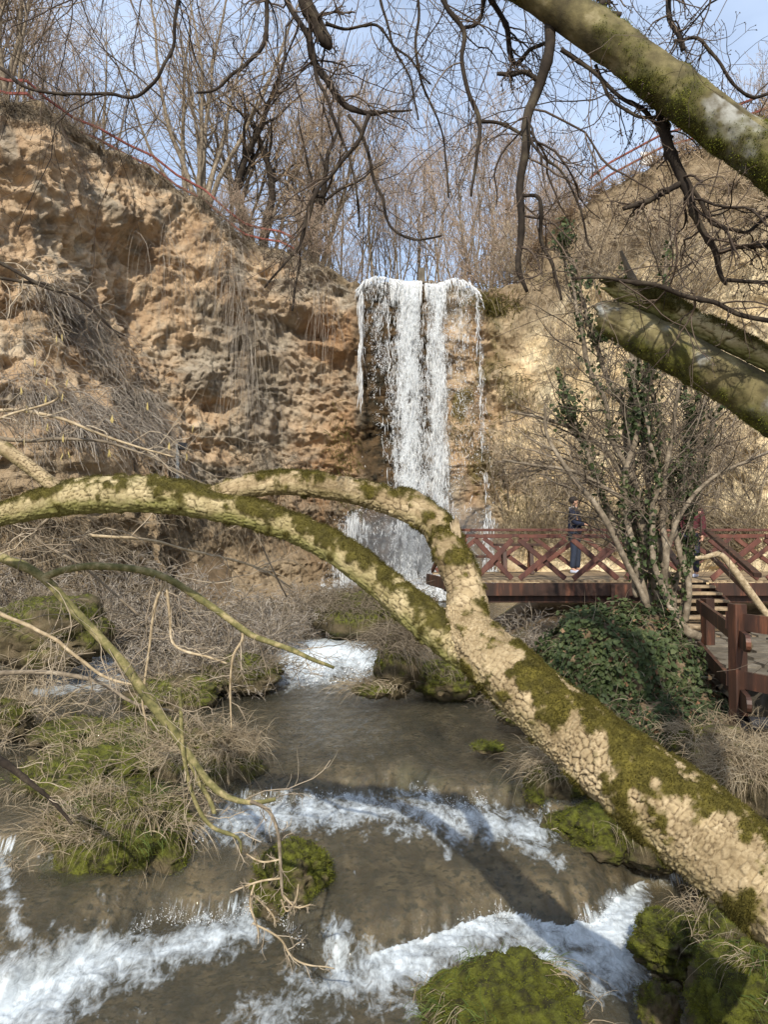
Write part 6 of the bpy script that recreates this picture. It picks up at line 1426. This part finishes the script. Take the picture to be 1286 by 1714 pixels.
bare('bush', on_rim(822, 1.2), 'bare bush on the right shoulder of the fall', 'bush', 'bare_bush', s=.75, rz=5)
bare('bush', on_rim(850, 2.0), 'tall brownish bush right of the shoulder bush', 'bush', 'bare_bush', s=.95, rz=.7)
bare('bush', on_rim(880, .9), 'brownish bush at the bottom of the right slope', 'bush', 'bare_bush', s=.7, rz=1.7)
bare('bush', on_rim(420, .6), 'bare bush in the notch of the left rim', 'bush', 'bare_bush', s=.5, rz=1.4)
bare('bush', on_rim(365, .2), 'drooping bare bush at the foot of the tall many stemmed tree', 'bush', 'bare_bush', s=.45, rz=2.4, tilt=(.5, .2))
for i, (px, s_, bk, lb) in enumerate([(955, .55, .2, 'bare bush low on the right rim'), (930, .5, .3, 'bare bush on the right rim left of the sign'), (1130, .3, .2, 'bare bush on the right rim right of the sign'), (1260, .6, .5, 'bare bush on the right rim near the frame edge')]):
    bare('bush', on_rim(px, bk), lb, 'bush', 'bare_bush', s=s_, rz=i * 1.3)
# shrubs growing up the right wall and the slope
for i, (px, py, s_, lb) in enumerate([(850, 840, .95, 'bare shrub at the wall foot just right of the waterfall'), (905, 880, 1.1, 'bare shrub behind the man on the deck'), (980, 850, 1.2, 'tall bare shrub against the yellow wall behind the deck'),
        (1190, 850, 1.2, 'bare shrub on the yellow wall above the stairs'), (1265, 840, 1.2, 'bare shrub at the right edge against the yellow wall'), (960, 620, .7, 'bare shrub halfway up the wall left of the ivy tree'),
        (1150, 560, 1.0, 'bare shrub high on the yellow wall behind the split limb'), (1010, 470, .8, 'bare shrub at the top of the yellow wall'), (1120, 440, .8, 'bare shrub under the right slope'), (870, 470, .65, 'bare shrub on the shoulder right of the fall lip')]):
    c, nn = cliff_at(px, py); bare('slopebush', c + nn * .1, lb, 'shrub', 'bare_shrub', s=s_, rz=i * 1.1, tilt=(.25 if i > 4 else .1, 0))
# brush beside the water
gy = lambda x_, y_: float(gz(np.array([x_]), np.array([y_]))[0])
brush = [('thicket', 360, 13.2, 1.0, 'grey tangled thicket on the bank behind the arching log'), ('thicket2', 290, 12.4, 1.0, 'grey drooping thicket in front of the tangled thicket'), ('thicket', 430, 14.6, .95, 'thicket leaning over the rapids left of centre'),
         ('thicket2', 400, 12.6, .85, 'low dense brush right beside the rapids'), ('thicket', 300, 15.5, 1.25, 'tall thicket deep under the left arm of the log'), ('thicket', 500, 16.5, .9, 'pale thicket before the foot of the waterfall'),
         ('thicket2', 460, 18.5, 1.1, 'far thicket at the left of the waterfall pool'), ('thicket', 200, 17.5, 1.4, 'tall thicket under the cliff at the left'),
         ('thicket', 880, 12.6, .8, 'grey tangled brush mound in front of the deck'), ('thicket2', 925, 12.0, .75, 'tangled dead brush between the log and the ivy mound'), ('thicket2', 840, 13.4, .8, 'tangled brush behind the fork of the log'), ('thicket2', 790, 13.0, .6, 'small brush tangle behind the upright arm of the log'),
         ('thicket2', 120, 15.5, 1.2, 'brown brush beneath the overhanging roots'), ('thicket', 20, 16, 1.3, 'brush against the cliff foot at the left edge')]
for i, (kd, px, Yd, s_, lb) in enumerate(brush):
    x_ = (px - 643) / FPX * Yd; z_ = max(gy(x_, Yd), .5); bare(kd, (x_, Yd, z_ + .1), lb, 'brush', 'thicket', s=s_, rz=i * 1.9, sz=.85)
nearb = [(-60, 8.4, .7, 'pale brush reaching in from the left frame edge'), (20, 10.0, .9, 'pale brush tangle at the left bank')]
for i, (px, Yd, s_, lb) in enumerate(nearb):
    x_ = (px - 643) / FPX * Yd; bare('straggle', (x_, Yd, max(gy(x_, Yd), .45) + .1), lb, 'brush', 'pale_brush', s=s_, rz=i * 2.3, sz=.9)

# ------------------------------------------------------------------ hanging dry vines, roots and grass on the cliffs
BX, BY = to_px(np.stack([CX, CY, CZ], -1))
okc = (np.abs(CX) < 13) & (BX > -60) & (BX < 1346)
def strands_px(regions, L, mt, name, label, cat, r=.006, nseg=7, out=.25, wob=.10, grav=-.35, side=0.0):
    mb = MB()
    for (x0, y0, x1, y1, wd, n_) in regions:
        t_ = RNG.uniform(0, 1, n_); px = x0 + (x1 - x0) * t_ + RNG.normal(0, wd, n_); py = y0 + (y1 - y0) * t_ + RNG.normal(0, wd * .8, n_)
        ii = np.where(okc & (BX > px.min() - 4) & (BX < px.max() + 4) & (BY > py.min() - 4) & (BY < py.max() + 4)); bx, by = BX[ii], BY[ii]
        if len(bx) == 0: continue
        sub = RNG.choice(len(bx), min(len(bx), 6000), replace=False); bx, by = bx[sub], by[sub]
        idx = np.argmin((bx[None] - px[:, None]) ** 2 + (by[None] - py[:, None]) ** 2, 1) if n_ * len(bx) < 3e7 else None
        if idx is None:
            idx = np.concatenate([np.argmin((bx[None] - px[k:k + 1000, None]) ** 2 + (by[None] - py[k:k + 1000, None]) ** 2, 1) for k in range(0, n_, 1000)])
        ci, cj = ii[0][sub][idx], ii[1][sub][idx]
        S = np.stack([CX[ci, cj], CY[ci, cj], CZ[ci, cj]], -1) + RNG.normal(0, .06, (n_, 3)); nn = np.stack([nx[cj], ny[cj], 0 * nx[cj]], -1)
        D = nn * RNG.uniform(.1, 1, n_)[:, None] + RNG.normal(0, .35, (n_, 3)) + [side, 0, .1]
        g_ = grow(S + nn * .03, D, RNG.uniform(*L, n_), r * RNG.uniform(.6, 1.3, n_), nseg, wob, grav, .5)
        mb.tubes(g_[0], g_[1], 3)
    o_ = mb.obj(name, M[mt]); tag(o_, label, cat, kind='stuff'); return o_
strands_px([(60, 470, 190, 610, 22, 900), (80, 690, 240, 700, 30, 1000), (190, 640, 260, 740, 26, 900), (0, 640, 120, 700, 30, 300), (40, 560, 60, 760, 34, 250), (250, 720, 290, 800, 16, 250)], (.4, 1.2), 'twig_grey', 'hanging_roots', 'grey dead grass and roots hanging in curtains from the left cliff bulge', 'roots', r=.0085, nseg=5)
strands_px([(0, 170, 120, 215, 8, 900), (120, 215, 330, 330, 5, 600), (330, 330, 400, 390, 8, 600), (400, 400, 600, 470, 8, 600)], (.15, .5), 'straw_dark', 'rim_grass', 'dry grass and roots fringing the left rim of the cliff', 'grass', r=.008, nseg=4)
strands_px([(375, 360, 385, 480, 5, 110), (385, 400, 395, 640, 4, 60), (400, 480, 425, 600, 10, 90), (250, 380, 300, 480, 20, 50), (520, 440, 560, 560, 16, 60), (410, 600, 440, 680, 10, 40)], (1.2, 3.2), 'twig_grey', 'hanging_vines', 'long thin vines hanging down the middle of the left cliff', 'vines', r=.006, nseg=12, wob=.05)
strands_px([(0, 860, 250, 960, 40, 1300), (0, 960, 200, 1030, 30, 600), (250, 840, 560, 900, 30, 900), (380, 760, 560, 820, 26, 450)], (.3, .9), 'straw_dark', 'bank_grass', 'brown dead grass drooping on the foot of the left cliff', 'grass', r=.010, nseg=4)
strands_px([(860, 420, 960, 330, 30, 900), (960, 300, 1290, 160, 26, 1100), (960, 400, 1290, 300, 46, 500)], (.3, 1.0), 'twig_mid', 'slope_brush', 'brown dry brush covering the upper right slope', 'brush', r=.009, grav=.02, nseg=5)
strands_px([(860, 520, 1290, 420, 50, 900), (860, 640, 1290, 560, 60, 500), (850, 780, 1290, 720, 60, 400), (880, 860, 1290, 860, 30, 700)], (.5, 1.6), 'straw', 'wall_vines', 'straw coloured dry vines hanging over the yellow wall', 'vines', r=.008, nseg=5)
strands_px([(850, 900, 1290, 900, 20, 2200)], (.6, 1.3), 'straw', 'reed_grass', 'tall straw coloured dead reeds along the foot of the yellow wall', 'reeds', r=.009, grav=.3, nseg=4)
strands_px([(800, 500, 860, 520, 14, 400), (770, 700, 900, 860, 30, 500), (560, 700, 600, 860, 16, 250), (820, 600, 900, 700, 24, 200)], (.2, .6), 'moss_dry', 'wet_moss', 'olive moss and trailing plants on the wet rock beside the fall', 'moss', r=.012, nseg=4)
# ------------------------------------------------------------------ dead grass, ground ivy and fallen leaves on the right bank
def bank_grass(name, label, pts, n_, L, mt, wd, cat='grass', spread=.25, droop=.22):
    c = np.array(pts); k = RNG.integers(0, len(c), n_ // 60 + 1); cc = c[k] + RNG.normal(0, spread, (len(k), 2)); i = RNG.integers(0, len(k), n_); xy = cc[i] + RNG.normal(0, .05, (n_, 2))
    z = gz(xy[:, 0], xy[:, 1]); kp = bankd(xy[:, 0], xy[:, 1]) > -.25; xy, z = xy[kp], z[kp]; m_ = len(z)
    mb = MB(); blades(mb, np.column_stack([xy, z - .01]), RNG.normal(0, .5, (m_, 3)) + [0, 0, 1], RNG.uniform(*L, m_), wd, 5, droop, .12); o_ = mb.obj(name, M[mt]); tag(o_, label, cat, kind='stuff')
def xy(px, py): 
    for Y_ in np.linspace(3, 16, 400):
        p = P(px, py, Y_)
        if p[2] < float(gz(p[None, 0], p[None, 1])[0]): return p[:2]
    return p[:2]
bank_grass('dead_grass', 'clumps of straw grass between the log and the ivy', [xy(950, 1170), xy(1000, 1190), xy(1040, 1180), xy(1060, 1215), xy(1030, 1230), xy(1100, 1230), xy(1120, 1250)], 3600, (.15, .42), 'straw', .007)
bank_grass('straw_litter', 'straw and litter on the bank at the right edge', [xy(1200, 1250), xy(1250, 1250), xy(1280, 1290), xy(1230, 1290), xy(1280, 1400), xy(1250, 1350)], 4200, (.1, .35), 'straw', .006)
bank_grass('bank_weeds', 'weathered grass along the bank under the deck', [(2.6, 12.8), (3.2, 12.2), (2.2, 13.4), (3.8, 12.4), (2.5, 11), (4.4, 12.6)], 3000, (.15, .4), 'straw_dark', .010, spread=.4)
n_ = 4200; c = np.array([xy(1215, 1190), xy(1225, 1210), xy(1190, 1230), xy(1270, 1255), xy(1240, 1240), xy(1130, 1260)]); q_ = c[RNG.integers(0, len(c), n_)] + RNG.normal(0, .28, (n_, 2)); z = gz(q_[:, 0], q_[:, 1])
mb = MB(); mb.scatter([[-.5, -.3, 0], [0, -.38, .05], [.5, -.2, .12], [.45, .25, .0], [0, .36, .06], [-.45, .3, .14]], [[0, 1, 2, 3, 4, 5]], np.column_stack([q_, z + .015]), randM(n_, nrm=np.array([[0, 0, 1.]]).repeat(n_, 0), tilt=.35), RNG.uniform(.03, .075, n_))
tag(mb.obj('fallen_leaves', M['deadleaf'], smooth=False), 'brown fallen leaves around the foot of the fence', 'leaves', kind='stuff')
